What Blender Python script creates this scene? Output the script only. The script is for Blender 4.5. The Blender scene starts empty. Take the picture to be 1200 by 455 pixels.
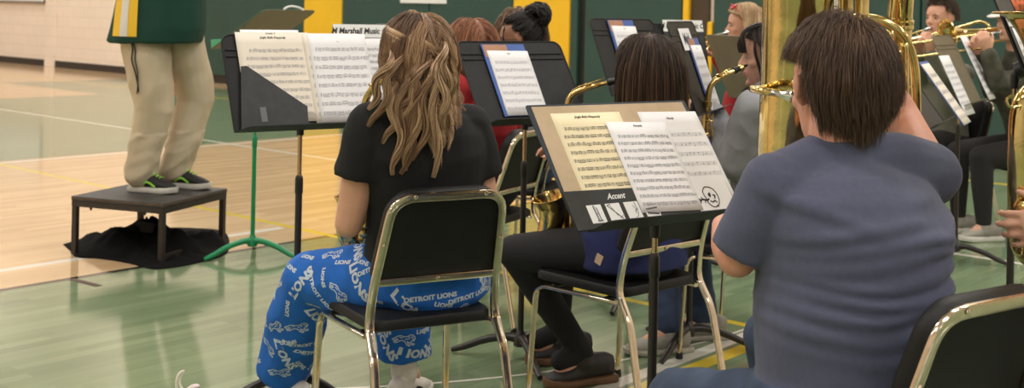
import bpy, bmesh, math, random
import numpy as np
from mathutils import Vector, Matrix, noise
from mathutils.bvhtree import BVHTree

# ------------------------------------------------------------------ camera, light, exposure
SC = bpy.context.scene
COL = SC.collection
F = 1400.0; CX = 600.0; CY = 12.0; ROLL = 0.022; EYE = 1.32
cam_d = bpy.data.cameras.new('camera'); cam = bpy.data.objects.new('camera', cam_d); COL.objects.link(cam)
cam_d.sensor_width = 36.0; cam_d.lens = F/1200*36.0
cam_d.shift_y = -(227.5-CY)/1200.0
cam.location = (0, 0, EYE)
cam.rotation_euler = (Matrix.Rotation(math.pi/2, 3, 'X') @ Matrix.Rotation(ROLL, 3, 'Z')).to_euler()
cam_d.clip_start = 0.05; cam_d.clip_end = 100
cam_d.dof.use_dof = True; cam_d.dof.focus_distance = 3.1; cam_d.dof.aperture_fstop = 5.6
SC.camera = cam
SC.view_settings.view_transform = 'Standard'; SC.view_settings.look = 'None'
SC.view_settings.gamma = 1.0; SC.view_settings.use_curve_mapping = False
SC.view_settings.exposure = 0.0
world = bpy.data.worlds.new('world'); SC.world = world; world.use_nodes = True
world.node_tree.nodes['Background'].inputs[0].default_value = (0.9, 0.92, 1, 1)
world.node_tree.nodes['Background'].inputs[1].default_value = 0.3
PHI = math.radians(41.2)
GA = np.array([math.cos(PHI), -math.sin(PHI), 0.0])    # along the long gym wall, towards the right
GB = np.array([math.sin(PHI), math.cos(PHI), 0.0])     # across the gym, towards that wall
def G(a, b, z=0.0):
    v = GA*a + GB*b; return np.array([v[0], v[1], z])
LAMPS = [(a, b) for a in (-25, -19, -13.5, -8, -2.5, 3, 8.5) for b in (-4.5, 0.5, 5.5, 10)]
LAMP_POWER = 116.0
for (a, b) in LAMPS:
    ld = bpy.data.lights.new('gym_lamp_light', 'AREA'); ld.shape = 'RECTANGLE'; ld.size = 1.5; ld.size_y = 0.9
    ld.energy = LAMP_POWER; ld.color = (1.0, 0.965, 0.93)
    lo = bpy.data.objects.new('gym_lamp_light', ld); COL.objects.link(lo); lo.location = G(a, b, 6.93)
    lo.rotation_euler = (0, 0, -PHI)

# ------------------------------------------------------------------ helpers
def P(px, py, D):
    dx = px-CX; dy = py-CY; c = math.cos(ROLL); s = math.sin(ROLL)
    return np.array([(dx*c+dy*s)/F*D, D, EYE-(-dx*s+dy*c)/F*D])
def V(*a): return np.array(a, dtype=float)
def nrm(v):
    v = np.asarray(v, float); n = np.linalg.norm(v); return v/n if n > 1e-9 else v
def lin(r, g, b):
    f = lambda c: (c/255/12.92) if c/255 <= 0.04045 else ((c/255+0.055)/1.055)**2.4
    return (f(r), f(g), f(b), 1.0)
def fwd(deg):  # horizontal facing direction turned left by deg from straight ahead
    t = math.radians(deg); return V(-math.sin(t), math.cos(t), 0)
def rgt(deg):
    t = math.radians(deg); return V(math.cos(t), math.sin(t), 0)

def mat(name, col, rough=0.6, metal=0.0, bump=0.0, bscale=40.0, var=0.0, vscale=8.0, coat=0.0, sheen=0.0, spec=0.5, stretch=None, sss=0.0):
    m = bpy.data.materials.new(name); m.use_nodes = True; nt = m.node_tree; N = nt.nodes; L = nt.links
    b = N['Principled BSDF']; b.inputs['Base Color'].default_value = col
    b.inputs['Roughness'].default_value = rough; b.inputs['Metallic'].default_value = metal
    b.inputs['Coat Weight'].default_value = coat; b.inputs['Sheen Weight'].default_value = sheen
    b.inputs['Specular IOR Level'].default_value = spec
    if sss: b.inputs['Subsurface Weight'].default_value = sss; b.inputs['Subsurface Scale'].default_value = 0.01
    tc = N.new('ShaderNodeTexCoord'); mp = N.new('ShaderNodeMapping'); L.new(tc.outputs['Object'], mp.inputs[0])
    if stretch: mp.inputs['Scale'].default_value = stretch
    if var > 0:
        nz = N.new('ShaderNodeTexNoise'); nz.inputs['Scale'].default_value = vscale; nz.inputs['Detail'].default_value = 6
        L.new(mp.outputs[0], nz.inputs['Vector'])
        mx = N.new('ShaderNodeMix'); mx.data_type = 'RGBA'
        lo = tuple(max(0, c*(1-var)) for c in col[:3])+(1,); hi = tuple(min(1, c*(1+var)) for c in col[:3])+(1,)
        mr = N.new('ShaderNodeMapRange'); mr.inputs['From Min'].default_value = 0.3; mr.inputs['From Max'].default_value = 0.7
        L.new(nz.outputs['Fac'], mr.inputs['Value']); L.new(mr.outputs[0], mx.inputs['Factor'])
        mx.inputs['A'].default_value = lo; mx.inputs['B'].default_value = hi
        L.new(mx.outputs['Result'], b.inputs['Base Color'])
    if bump > 0:
        nb = N.new('ShaderNodeTexNoise'); nb.inputs['Scale'].default_value = bscale; nb.inputs['Detail'].default_value = 4
        L.new(mp.outputs[0], nb.inputs['Vector'])
        bp = N.new('ShaderNodeBump'); bp.inputs['Strength'].default_value = 1.0; bp.inputs['Distance'].default_value = bump
        L.new(nb.outputs['Fac'], bp.inputs['Height']); L.new(bp.outputs[0], b.inputs['Normal'])
    return m

class MB:
    def __init__(s): s.v = []; s.f = []; s.mi = []; s.cur = 0
    def add(s, vs, fs):
        o = len(s.v); s.v.extend([tuple(map(float, p)) for p in vs])
        s.f.extend([tuple(i+o for i in f) for f in fs]); s.mi.extend([s.cur]*len(fs)); return s
    def box(s, c, size, R=None):
        c = np.asarray(c, float); h = np.asarray(size, float)/2
        R = np.eye(3) if R is None else np.asarray(R, float)   # rows = local axes in world
        vs = [c+R.T@(h*np.array([x, y, z])) for x in (-1, 1) for y in (-1, 1) for z in (-1, 1)]
        return s.add(vs, [(0,1,3,2),(4,6,7,5),(0,4,5,1),(2,3,7,6),(0,2,6,4),(1,5,7,3)])
    def prism(s, poly, o, u, v, n, t):    # polygon in (u,v) plane at o, extruded along n by t
        o = np.asarray(o, float); k = len(poly)
        a = [o+u*x+v*y for x, y in poly]; b = [p+n*t for p in a]
        fs = [tuple(range(k))[::-1], tuple(range(k, 2*k))]+[(i, (i+1) % k, k+(i+1) % k, k+i) for i in range(k)]
        return s.add(a+b, fs)
    def sweep(s, pts, rad, n=12, hint=None, closed=False, cap=True, power=2.0):
        pts = [np.asarray(p, float) for p in pts]; k = len(pts)
        if not isinstance(rad, (list, tuple)) or (isinstance(rad, tuple)): rad = [rad]*k
        vs = []; prev = None
        for i in range(k):
            if closed: t = nrm(pts[(i+1) % k]-pts[i-1])
            else: t = nrm(pts[min(i+1, k-1)]-pts[max(i-1, 0)])
            if hint is not None:
                a = nrm(np.cross(hint, t)); b = nrm(np.cross(t, a))
            else:
                if prev is None:
                    r0 = V(0, 0, 1) if abs(t[2]) < 0.9 else V(1, 0, 0); a = nrm(np.cross(r0, t))
                else: a = nrm(prev-t*np.dot(prev, t))
                b = np.cross(t, a); prev = a
            r = rad[i]; rx, ry = (r, r) if np.isscalar(r) else r
            for j in range(n):
                th = 2*math.pi*j/n; cs, sn = math.cos(th), math.sin(th)
                if power != 2.0:
                    cs = math.copysign(abs(cs)**(2/power), cs); sn = math.copysign(abs(sn)**(2/power), sn)
                vs.append(pts[i]+a*rx*cs+b*ry*sn)
        fs = []
        for i in range(k if closed else k-1):
            for j in range(n):
                i2 = (i+1) % k
                fs.append((i*n+j, i*n+(j+1) % n, i2*n+(j+1) % n, i2*n+j))
        if cap and not closed: fs.append(tuple(range(n))[::-1]); fs.append(tuple((k-1)*n+j for j in range(n)))
        return s.add(vs, fs)
    def lathe(s, prof, o, ax, n=24):      # prof (r, h) along ax from o
        ax = nrm(ax); pts = [np.asarray(o, float)+ax*h for r, h in prof]
        r0 = V(0, 0, 1) if abs(ax[2]) < 0.9 else V(1, 0, 0); a = nrm(np.cross(r0, ax)); b = np.cross(ax, a)
        vs = [p+(a*math.cos(2*math.pi*j/n)+b*math.sin(2*math.pi*j/n))*max(r, 1e-5) for p, (r, h) in zip(pts, prof) for j in range(n)]
        k = len(prof); fs = [(i*n+j, i*n+(j+1) % n, (i+1)*n+(j+1) % n, (i+1)*n+j) for i in range(k-1) for j in range(n)]
        fs += [tuple(range(n))[::-1], tuple((k-1)*n+j for j in range(n))]
        return s.add(vs, fs)
    def ell(s, c, r, R=None, nu=14, nv=10):
        c = np.asarray(c, float); r = np.asarray(r, float)*np.ones(3); R = np.eye(3) if R is None else np.asarray(R, float)
        vs = [c+R.T@(r*V(0, 0, -1))]
        for i in range(1, nv):
            ph = -math.pi/2+math.pi*i/nv
            for j in range(nu):
                th = 2*math.pi*j/nu; vs.append(c+R.T@(r*V(math.cos(ph)*math.cos(th), math.cos(ph)*math.sin(th), math.sin(ph))))
        vs.append(c+R.T@(r*V(0, 0, 1))); fs = [(0, 1+(j+1) % nu, 1+j) for j in range(nu)]
        for i in range(nv-2):
            for j in range(nu): a = 1+i*nu; fs.append((a+j, a+(j+1) % nu, a+nu+(j+1) % nu, a+nu+j))
        t = len(vs)-1; a = 1+(nv-2)*nu; fs += [(a+j, a+(j+1) % nu, t) for j in range(nu)]
        return s.add(vs, fs)
    def cap(s, a, b, ra, rb, n=14):       # tapered capsule
        a = np.asarray(a, float); b = np.asarray(b, float); t = nrm(b-a); L = np.linalg.norm(b-a)
        pr = [(ra*math.cos(x), -ra*math.sin(x)) for x in (1.5, 1.1, .7, .35, 0)]+[(rb*math.cos(x), L+rb*math.sin(x)) for x in (0, .35, .7, 1.1, 1.5)]
        return s.lathe(pr, a, t, n)
    def chain(s, pts, rs, n=14):
        for i in range(len(pts)-1): s.cap(pts[i], pts[i+1], rs[i], rs[i+1], n)
        return s
    def loft(s, secs, n=24, power=2.0):   # secs: (center, vecx, vecy)
        vs = []
        for c, ax, ay in secs:
            for j in range(n):
                th = 2*math.pi*j/n; cs, sn = math.cos(th), math.sin(th)
                if power != 2.0: cs = math.copysign(abs(cs)**(2/power), cs); sn = math.copysign(abs(sn)**(2/power), sn)
                vs.append(np.asarray(c, float)+np.asarray(ax)*cs+np.asarray(ay)*sn)
        k = len(secs); fs = [(i*n+j, i*n+(j+1) % n, (i+1)*n+(j+1) % n, (i+1)*n+j) for i in range(k-1) for j in range(n)]
        fs += [tuple(range(n))[::-1], tuple((k-1)*n+j for j in range(n))]
        return s.add(vs, fs)
    def mesh(s, name, fix=True):
        me = bpy.data.meshes.new(name); me.from_pydata(s.v, [], s.f); me.update()
        if fix:
            bm = bmesh.new(); bm.from_mesh(me); bmesh.ops.recalc_face_normals(bm, faces=bm.faces); bm.to_mesh(me); bm.free()
        return me
    def build(s, name, m, parent=None, smooth=True, bevel=0.0, fix=True, angle=40):
        me = s.mesh(name, fix); ms = m if isinstance(m, (list, tuple)) else [m]
        for x in ms: me.materials.append(x)
        if len(ms) > 1: me.polygons.foreach_set('material_index', s.mi)
        return link(name, me, parent, smooth, bevel, angle)

def link(name, me, parent=None, smooth=True, bevel=0.0, angle=40):
    o = bpy.data.objects.new(name, me); COL.objects.link(o)
    if smooth:
        me.polygons.foreach_set('use_smooth', [True]*len(me.polygons))
        if angle < 180: 
            try: me.set_sharp_from_angle(angle=math.radians(angle))
            except Exception: pass
    if bevel > 0:
        b = o.modifiers.new('bevel', 'BEVEL'); b.width = bevel; b.segments = 2; b.limit_method = 'ANGLE'; b.angle_limit = math.radians(35)
    if parent is not None:
        o.parent = parent; base = parent
        if parent.get('_world'): o.matrix_parent_inverse = parent_inv(parent); o['_world'] = 1
    return o
def parent_inv(p):
    M = Matrix.Identity(4); q = p; chainm = []
    while q is not None: chainm.append(q); q = q.parent
    for q in reversed(chainm): M = M @ (q.matrix_parent_inverse if q.parent else Matrix.Identity(4)) @ q.matrix_basis
    return M.inverted()
def tag(o, label, cat, group=None, kind=None):
    if label: o['label'] = label
    if cat: o['category'] = cat
    if group: o['group'] = group
    if kind: o['kind'] = kind
    return o
def thing(name, label, cat, loc=(0, 0, 0), rotz=0.0, group=None, world=False):
    o = bpy.data.objects.new(name, None); COL.objects.link(o); o.location = Vector([float(c) for c in loc]); o.rotation_euler = (0, 0, rotz)
    o.empty_display_size = 0.05
    if world: o['_world'] = 1
    return tag(o, label, cat, group)
def children(o): return [c for c in bpy.data.objects if c.parent == o]
def dup(root, loc, rotz, label):
    def cp(o, par):
        c = o.copy(); COL.objects.link(c); c.parent = par
        for ch in KIDS.get(o.name, []): cp(bpy.data.objects[ch], c)
        return c
    KIDS = {}
    for o in bpy.data.objects:
        if o.parent: KIDS.setdefault(o.parent.name, []).append(o.name)
    r = cp(root, None); r.location = Vector([float(c) for c in loc]); r.rotation_euler = (0, 0, rotz)
    r['label'] = label
    return r
def struct(name, mb, m, **k):
    o = mb.build(name, m, **k); o['kind'] = 'structure'; return o
def bez(pts, n=6):   # Catmull-Rom through the points
    pts = [np.asarray(p, float) for p in pts]; out = []
    for i in range(len(pts)-1):
        p0 = pts[max(i-1, 0)]; p1 = pts[i]; p2 = pts[i+1]; p3 = pts[min(i+2, len(pts)-1)]
        for k in range(n):
            t = k/n; out.append(0.5*((2*p1)+(-p0+p2)*t+(2*p0-5*p1+4*p2-p3)*t*t+(-p0+3*p1-3*p2+p3)*t**3))
    out.append(pts[-1]); return out
def lerps(vals, n=6):
    out = []
    for i in range(len(vals)-1):
        for k in range(n): out.append(vals[i]+(vals[i+1]-vals[i])*k/n)
    out.append(vals[-1]); return out
def fillet(pts, r, n=5):  # polyline with rounded corners
    pts = [np.asarray(p, float) for p in pts]; out = [pts[0]]
    for i in range(1, len(pts)-1):
        a, b, c = pts[i-1], pts[i], pts[i+1]; rr = r[i] if isinstance(r, (list, tuple)) else r
        d1 = min(rr, np.linalg.norm(a-b)*.49); d2 = min(rr, np.linalg.norm(c-b)*.49)
        p = b+nrm(a-b)*d1; q = b+nrm(c-b)*d2
        for k in range(n+1):
            t = k/n; out.append(p*(1-t)**2+b*2*t*(1-t)+q*t*t)
    out.append(pts[-1]); return out
def rrect(w, h, r, n=5, x0=0, y0=0, rr=None):  # rounded rectangle centred at x0,y0 ; rr per-corner (tr, tl, bl, br)
    out = []; R = rr or (r, r, r, r)
    for (sx, sy, a0, q) in ((1, 1, 0, R[0]), (-1, 1, 90, R[1]), (-1, -1, 180, R[2]), (1, -1, 270, R[3])):
        cx = x0+sx*(w/2-q); cy = y0+sy*(h/2-q)
        for k in range(n+1):
            t = math.radians(a0+90*k/n); out.append((cx+q*math.cos(t), cy+q*math.sin(t)))
    return out
def text_mesh(s, size=0.05, shear=0.0, bold=0.0, sx=1.0):
    c = bpy.data.curves.new('t', 'FONT'); c.body = s; c.size = size; c.shear = shear; c.offset = bold; c.resolution_u = 2
    c.align_x = 'CENTER'; c.align_y = 'CENTER'
    o = bpy.data.objects.new('t', c); COL.objects.link(o); dg = bpy.context.evaluated_depsgraph_get()
    me = bpy.data.meshes.new_from_object(o.evaluated_get(dg)); vs = [(v.co.x*sx, v.co.y) for v in me.vertices]; fs = [tuple(p.vertices) for p in me.polygons]
    bpy.data.objects.remove(o); bpy.data.curves.remove(c); bpy.data.meshes.remove(me); return vs, fs
_TC = {}
def put_text(mb, s, o, u, v, n, size, shear=0.0, bold=0.0, sx=1.0):
    k = (s, size, shear, bold, sx)
    if k not in _TC: _TC[k] = text_mesh(*k)
    vs, fs = _TC[k]; mb.add([np.asarray(o)+u*x+v*y+n*0.0004 for x, y in vs], fs)
def remeshed(mb, voxel, smooth=4):
    me = mb.mesh('tmp'); o = bpy.data.objects.new('tmp', me); COL.objects.link(o)
    r = o.modifiers.new('r', 'REMESH'); r.mode = 'VOXEL'; r.voxel_size = voxel; r.adaptivity = 0
    if smooth: s = o.modifiers.new('s', 'SMOOTH'); s.factor = 0.5; s.iterations = smooth
    dg = bpy.context.evaluated_depsgraph_get(); m2 = bpy.data.meshes.new_from_object(o.evaluated_get(dg))
    bpy.data.objects.remove(o); bpy.data.meshes.remove(me); return m2
def displace(me, fn):   # fn(co Nx3, no Nx3) -> new co
    n = len(me.vertices); co = np.empty(n*3); me.vertices.foreach_get('co', co); co = co.reshape(-1, 3)
    no = np.empty(n*3); me.vertices.foreach_get('normal', no); no = no.reshape(-1, 3)
    me.vertices.foreach_set('co', fn(co, no).ravel()); me.update()

# ------------------------------------------------------------------ materials
M = {}
M['chrome'] = mat('chrome', lin(224, 208, 190), 0.18, 1.0, var=0.12, vscale=30)
M['black_vinyl'] = mat('black_vinyl', lin(20, 19, 19), 0.5, spec=.3, bump=0.0006, bscale=260, var=0.15, vscale=20)
M['black_plastic'] = mat('black_plastic', lin(26, 25, 25), 0.45, bump=0.0003, bscale=400)
M['desk_black'] = mat('desk_black', lin(24, 24, 26), 0.5, spec=.3, bump=0.0002, bscale=500, var=0.25, vscale=25)
M['desk_olive_reflection'] = mat('desk_olive_reflection', lin(104, 96, 74), 0.45, var=0.1)  # black desk with an olive reflection put into its base colour
M['pole_black'] = mat('pole_black', lin(40, 34, 32), 0.35, var=0.2)
M['brass_pole'] = mat('brass_pole', lin(190, 165, 130), 0.22, 1.0)
M['green_paint'] = mat('green_paint', lin(20, 135, 85), 0.35, var=0.08)
M['green_shaded'] = mat('green_shaded', lin(86, 96, 66), 0.45, var=0.08)  # the stand's green darkened to olive for shade on the desk's underside
M['brass'] = mat('brass', lin(216, 194, 134), 0.12, 1.0, bump=0.0012, bscale=16, var=0.25, vscale=18)
M['brass_sax'] = mat('brass_sax', lin(216, 186, 122), 0.17, 1.0, bump=0.0005, bscale=60, var=0.2, vscale=30)
M['silver'] = mat('silver', lin(220, 222, 226), 0.15, 1.0)
M['paper'] = mat('paper', lin(236, 234, 236), 0.8, var=0.02)
M['cream'] = mat('cream', lin(240, 226, 190), 0.8, var=0.03)
M['cream2'] = mat('cream2', lin(232, 222, 208), 0.8, var=0.03)
M['kraft'] = mat('kraft', lin(196, 172, 142), 0.75, var=0.06, vscale=30)
M['folder_black'] = mat('folder_black', lin(34, 36, 38), 0.5, var=0.3, vscale=30)
M['folder_blue'] = mat('folder_blue', lin(64, 96, 168), 0.5, var=0.1)
M['orange_print'] = mat('orange_print', lin(176, 128, 100), 0.6, var=0.2)
M['ink'] = mat('ink', lin(152, 152, 158), 0.7); M['ink_mid'] = mat('ink_mid', lin(106, 102, 94), 0.7)
M['ink_dark'] = mat('ink_dark', lin(28, 28, 30), 0.7)
M['white_print'] = mat('white_print', lin(232, 232, 230), 0.6)
M['scratch'] = mat('scratch', lin(176, 150, 110), 0.5)
M['skin'] = mat('skin', lin(214, 162, 136), 0.55, bump=0.0004, bscale=150, var=0.07, vscale=14, sss=0.12)
M['skin_red'] = mat('skin_red', lin(214, 152, 128), 0.5, bump=0.0004, bscale=150, var=0.09, vscale=14, sss=0.12)
M['skin_dark'] = mat('skin_dark', lin(150, 104, 80), 0.5, bump=0.0004, bscale=150, var=0.07, sss=0.1)
M['eye'] = mat('eye', lin(150, 140, 134), 0.45); M['iris'] = mat('iris', lin(60, 45, 35), 0.3)
M['lip'] = mat('lip', lin(178, 98, 88), 0.5)
# ------------------------------------------------------------------ floor, wall, ceiling
def floor_material():
    m = bpy.data.materials.new('gym_floor'); m.use_nodes = True; nt = m.node_tree; N = nt.nodes; L = nt.links
    bs = N['Principled BSDF']
    tc = N.new('ShaderNodeTexCoord')
    mp = N.new('ShaderNodeMapping'); mp.vector_type = 'POINT'; mp.inputs['Rotation'].default_value = (0, 0, PHI); L.new(tc.outputs['Object'], mp.inputs[0])
    sx = N.new('ShaderNodeSeparateXYZ'); L.new(mp.outputs[0], sx.inputs[0]); A = sx.outputs[0]; B = sx.outputs[1]
    def mth(op, a, b=0.0, c=None):
        n = N.new('ShaderNodeMath'); n.operation = op
        for i, x in enumerate((a, b) if c is None else (a, b, c)):
            if isinstance(x, (int, float)): n.inputs[i].default_value = x
            else: L.new(x, n.inputs[i])
        return n.outputs[0]
    gt = lambda a, v: mth('GREATER_THAN', a, v); lt = lambda a, v: mth('LESS_THAN', a, v)
    mul = lambda a, b: mth('MULTIPLY', a, b); mx_ = lambda a, b: mth('MAXIMUM', a, b)
    band = lambda a, lo, hi: mul(gt(a, lo), lt(a, hi))
    def mix(f, a, b):
        n = N.new('ShaderNodeMix'); n.data_type = 'RGBA'; L.new(f, n.inputs['Factor']) if not isinstance(f, float) else setattr(n.inputs['Factor'], 'default_value', f)
        for k, x in (('A', a), ('B', b)):
            if isinstance(x, tuple): n.inputs[k].default_value = x
            else: L.new(x, n.inputs[k])
        return n.outputs['Result']
    # planks run across the gym (along B): rows in A
    row = mth('FLOOR', mth('DIVIDE', A, 0.057))
    wn = N.new('ShaderNodeTexWhiteNoise'); wn.noise_dimensions = '1D'; L.new(row, wn.inputs['W'])
    seg = mth('FLOOR', mth('ADD', mth('DIVIDE', B, 0.9), mul(wn.outputs['Value'], 7.0)))
    wn2 = N.new('ShaderNodeTexWhiteNoise'); wn2.noise_dimensions = '2D'; cb = N.new('ShaderNodeCombineXYZ'); L.new(row, cb.inputs[0]); L.new(seg, cb.inputs[1]); L.new(cb.outputs[0], wn2.inputs['Vector'])
    gr = N.new('ShaderNodeMapping'); gr.inputs['Scale'].default_value = (40, 2.5, 1); L.new(mp.outputs[0], gr.inputs[0])
    nz = N.new('ShaderNodeTexNoise'); nz.inputs['Scale'].default_value = 1.0; nz.inputs['Detail'].default_value = 5; L.new(gr.outputs[0], nz.inputs['Vector'])
    tone = mth('ADD', mul(wn2.outputs['Value'], 0.55), mul(nz.outputs['Fac'], 0.45))
    woodc = mix(tone, lin(190, 156, 116), lin(222, 192, 150))
    greenc = mix(tone, lin(98, 118, 88), lin(136, 152, 118))
    big = N.new('ShaderNodeTexNoise'); big.inputs['Scale'].default_value = 0.5; big.inputs['Detail'].default_value = 3; L.new(tc.outputs['Object'], big.inputs['Vector'])
    gap = lt(mth('FRACT', mth('DIVIDE', A, 0.057)), 0.03)
    green = gt(A, -5.28)
    green = mx_(green, band(A, -15.5, -9.5))
    green = mx_(green, mul(band(A, -18.4, -15.0), gt(B, 8.9)))
    green = mul(green, lt(B, 11.0))
    col = mix(green, woodc, greenc)
    def lines(mask, c):
        nonlocal col
        wr = mix(nz.outputs['Fac'], tuple(x*0.9 for x in c[:3])+(1,), c)
        col = mix(mask, col, wr)
    lines(band(A, -5.31, -5.265), lin(46, 46, 42))
    W = lin(228, 224, 212); Y = lin(222, 196, 66)
    lines(mul(band(A, -5.70, -5.64), lt(B, 4.45)), W)
    lines(band(A, -9.43, -9.37), W)
    lines(mul(band(B, 6.72, 6.77), gt(A, -30.0)), W)
    lines(band(B, 4.48, 4.53), Y)
    lines(band(B, 9.86, 9.95), Y)
    lines(mul(band(A, -2.53, -2.465), lt(B, 4.5)), W)
    lines(mul(band(A, -2.44, -2.37), lt(B, 4.5)), Y)
    # thin circle line
    cc = (-1.10, 6.9)
    vm = N.new('ShaderNodeVectorMath'); vm.operation = 'DISTANCE'; sep = N.new('ShaderNodeSeparateXYZ'); L.new(tc.outputs['Object'], sep.inputs[0])
    c2 = N.new('ShaderNodeCombineXYZ'); L.new(sep.outputs[0], c2.inputs[0]); L.new(sep.outputs[1], c2.inputs[1]); L.new(c2.outputs[0], vm.inputs[0]); vm.inputs[1].default_value = (cc[0], cc[1], 0)
    lines(mul(band(vm.outputs['Value'], 2.815, 2.83), gt(A, -3.2)), W)
    col = mix(mul(gap, 0.25), col, (0.12, 0.08, 0.05, 1))
    L.new(col, bs.inputs['Base Color'])
    rr = N.new('ShaderNodeMapRange'); L.new(big.outputs['Fac'], rr.inputs['Value']); rr.inputs['To Min'].default_value = 0.07; rr.inputs['To Max'].default_value = 0.13
    L.new(rr.outputs[0], bs.inputs['Roughness']); bs.inputs['Specular IOR Level'].default_value = 0.6
    bp = N.new('ShaderNodeBump'); bp.inputs['Distance'].default_value = 0.0004; L.new(nz.outputs['Fac'], bp.inputs['Height']); L.new(bp.outputs[0], bs.inputs['Normal'])
    return m
A0, A1, B0, WB = -31.0, 13.0, -9.0, 11.8
mb = MB(); mb.add([G(A0, B0), G(A1, B0), G(A1, WB+.3), G(A0, WB+.3), G(A0, B0, -.1), G(A1, B0, -.1), G(A1, WB+.3, -.1), G(A0, WB+.3, -.1)],
                  [(0,1,2,3),(7,6,5,4),(0,4,5,1),(1,5,6,2),(2,6,7,3),(3,7,4,0)])
struct('floor', mb, floor_material(), smooth=False)

def block_material():
    m = mat('painted_block', lin(226, 212, 196), 0.6); nt = m.node_tree; N = nt.nodes; L = nt.links; b = N['Principled BSDF']
    tc = N.new('ShaderNodeTexCoord'); mp = N.new('ShaderNodeMapping'); mp.inputs['Rotation'].default_value = (0, 0, PHI); L.new(tc.outputs['Object'], mp.inputs[0])
    s = N.new('ShaderNodeSeparateXYZ'); L.new(mp.outputs[0], s.inputs[0]); c = N.new('ShaderNodeCombineXYZ'); L.new(s.outputs[0], c.inputs[0]); L.new(s.outputs[2], c.inputs[1])
    br = N.new('ShaderNodeTexBrick'); L.new(c.outputs[0], br.inputs['Vector']); br.inputs['Scale'].default_value = 1
    br.inputs['Brick Width'].default_value = 0.4; br.inputs['Row Height'].default_value = 0.2; br.inputs['Mortar Size'].default_value = 0.006
    br.inputs['Color1'].default_value = lin(236, 224, 210); br.inputs['Color2'].default_value = lin(232, 220, 206); br.inputs['Mortar'].default_value = lin(220, 207, 192)
    L.new(br.outputs['Color'], b.inputs['Base Color']); return m
M['block'] = block_material()
M['ceiling'] = mat('ceiling', lin(190, 186, 176), 0.8, var=0.04)
R3 = np.array([GA, GB, V(0, 0, 1)])
def wallbox(name, a0, a1, b0, b1, z0, z1, m, **k):
    mb = MB(); mb.box(G((a0+a1)/2, (b0+b1)/2, (z0+z1)/2), (a1-a0, b1-b0, z1-z0), R3); return struct(name, mb, m, smooth=False, **k)
def apix(px):   # position along the wall seen at a picture column
    k = (px-600-2)/F; # X = k Y on b = WB
    # X = a cosP + WB sinP ; Y = -a sinP + WB cosP
    c, s = math.cos(PHI), math.sin(PHI); return (k*WB*c-WB*s)/(c+k*s)
wallbox('wall_back', A0, A1, WB, WB+.3, 0, 7, M['block'])
wallbox('wall_left', A0-.3, A0, B0, WB+.3, 0, 7, M['block'])
wallbox('wall_right', A1, A1+.3, B0, WB+.3, 0, 7, M['block'])
wallbox('wall_front', A0, A1, B0-.3, B0, 0, 7, M['block'])
wallbox('ceiling', A0, A1, B0, WB+.3, 7, 7.2, M['ceiling'])
# baseboards (rubber cove) with the pilaster between them
M['rubber'] = mat('rubber', lin(38, 34, 32), 0.5)
aL, aP0, aP1, aG = A0, apix(58), apix(69), apix(212)
wallbox('baseboard_left', aL, aP0, WB-.02, WB, 0, .13, M['rubber'])
wallbox('baseboard_middle', aP1, aG, WB-.02, WB, 0, .13, M['rubber'])
wallbox('trim_1', aP0, aP1, WB-.05, WB, 0, 7, M['block'])
# framed board at the top left
mb = MB(); fr = thing('notice_board', 'white board in a grey metal frame hung high on the pale block wall', 'board', G(apix(20), WB-.02, 1.35), world=True)
MB().box(G((apix(-60)+apix(58))/2, WB-.02, 1.84), (apix(56)-apix(-60), .03, 1.14), R3).build('board_panel', M['white_print'], fr, smooth=False)
b_ = MB(); a0, a1 = apix(-60), apix(57)
for (x0, x1, z0, z1) in ((a0, a1, 1.25, 1.29), (a0, a1, 2.39, 2.43), (a0, a0+.04, 1.25, 2.43), (a1-.04, a1, 1.25, 2.43)):
    b_.box(G((x0+x1)/2, WB-.03, (z0+z1)/2), (x1-x0, .05, z1-z0), R3)
b_.build('frame', mat('grey_frame', lin(120, 112, 108), .4), fr, smooth=False)
# wall mats
M['mat_green'] = mat('mat_green', lin(38, 70, 62), 0.55, bump=0.0004, bscale=200, var=0.08, vscale=3)
M['mat_yellow'] = mat('mat_yellow', lin(236, 186, 24), 0.55, bump=0.0004, bscale=200, var=0.04, vscale=3)
M['gap_dark'] = mat('gap_dark', lin(30, 28, 26), .6)
mats = [(212, 363, 'g'), (363, 408, 'y'), (408, 510, 'g'), (510, 608, 'g'), (608, 675, 'y'), (675, 684, 'g'), (692, 806, 'g'), (806, 814, 'y'), (835, 842, 'y2'), (842, 960, 'g'), (960, 1085, 'g'), (1085, 1215, 'g'), (1215, 1300, 'y')]
desc = {'g': 'dark green padded wall mat', 'y': 'yellow padded wall mat', 'y2': 'narrow low yellow padded strip'}
where = ['between the pale block wall and the left yellow mat', 'left of the two broad yellow ones, above the foreground music stand', 'just right of the left yellow mat', 'behind the blonde student, left of the right yellow mat',
 'right one of two, behind the girl with the bun', 'narrow one beside the black gap right of the yellow mat', 'right of the black gap, behind the dark stands', 'narrow one edging the dark doorway', 'right of the dark doorway, beside the flute-height brass',
 'behind the woman with red sunglasses', 'behind the tuba', 'behind the trombone players', 'beyond the trombone players at the right end']
for (p0, p1, k), w in zip(mats, where):
    a0, a1 = apix(p0)+.006, apix(p1)-.006; top = 2.6 if k != 'y2' else 1.24
    nm = 'wall_mat'
    t = thing(nm, None, None, G((a0+a1)/2, WB-.05, 0), world=True)
    MB().box(G((a0+a1)/2, WB-.045, (top+.13)/2+.0), (a1-a0, .09, top-.13), R3).build('mat_pad', M['mat_yellow'] if k[0] == 'y' else M['mat_green'], t, smooth=False, bevel=.02)
    MB().box(G((a0+a1)/2, WB-.02, .065), (a1-a0, .04, .13), R3).build('kick_board', M['rubber'], t, smooth=False)
    tag(t, desc[k]+', '+w, 'wall mat', 'wall mats along the gym wall')
mb = MB(); mb.box(G((apix(684)+apix(692))/2, WB-.01, 1.3), (apix(692)-apix(684), .02, 2.6), R3)
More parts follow.
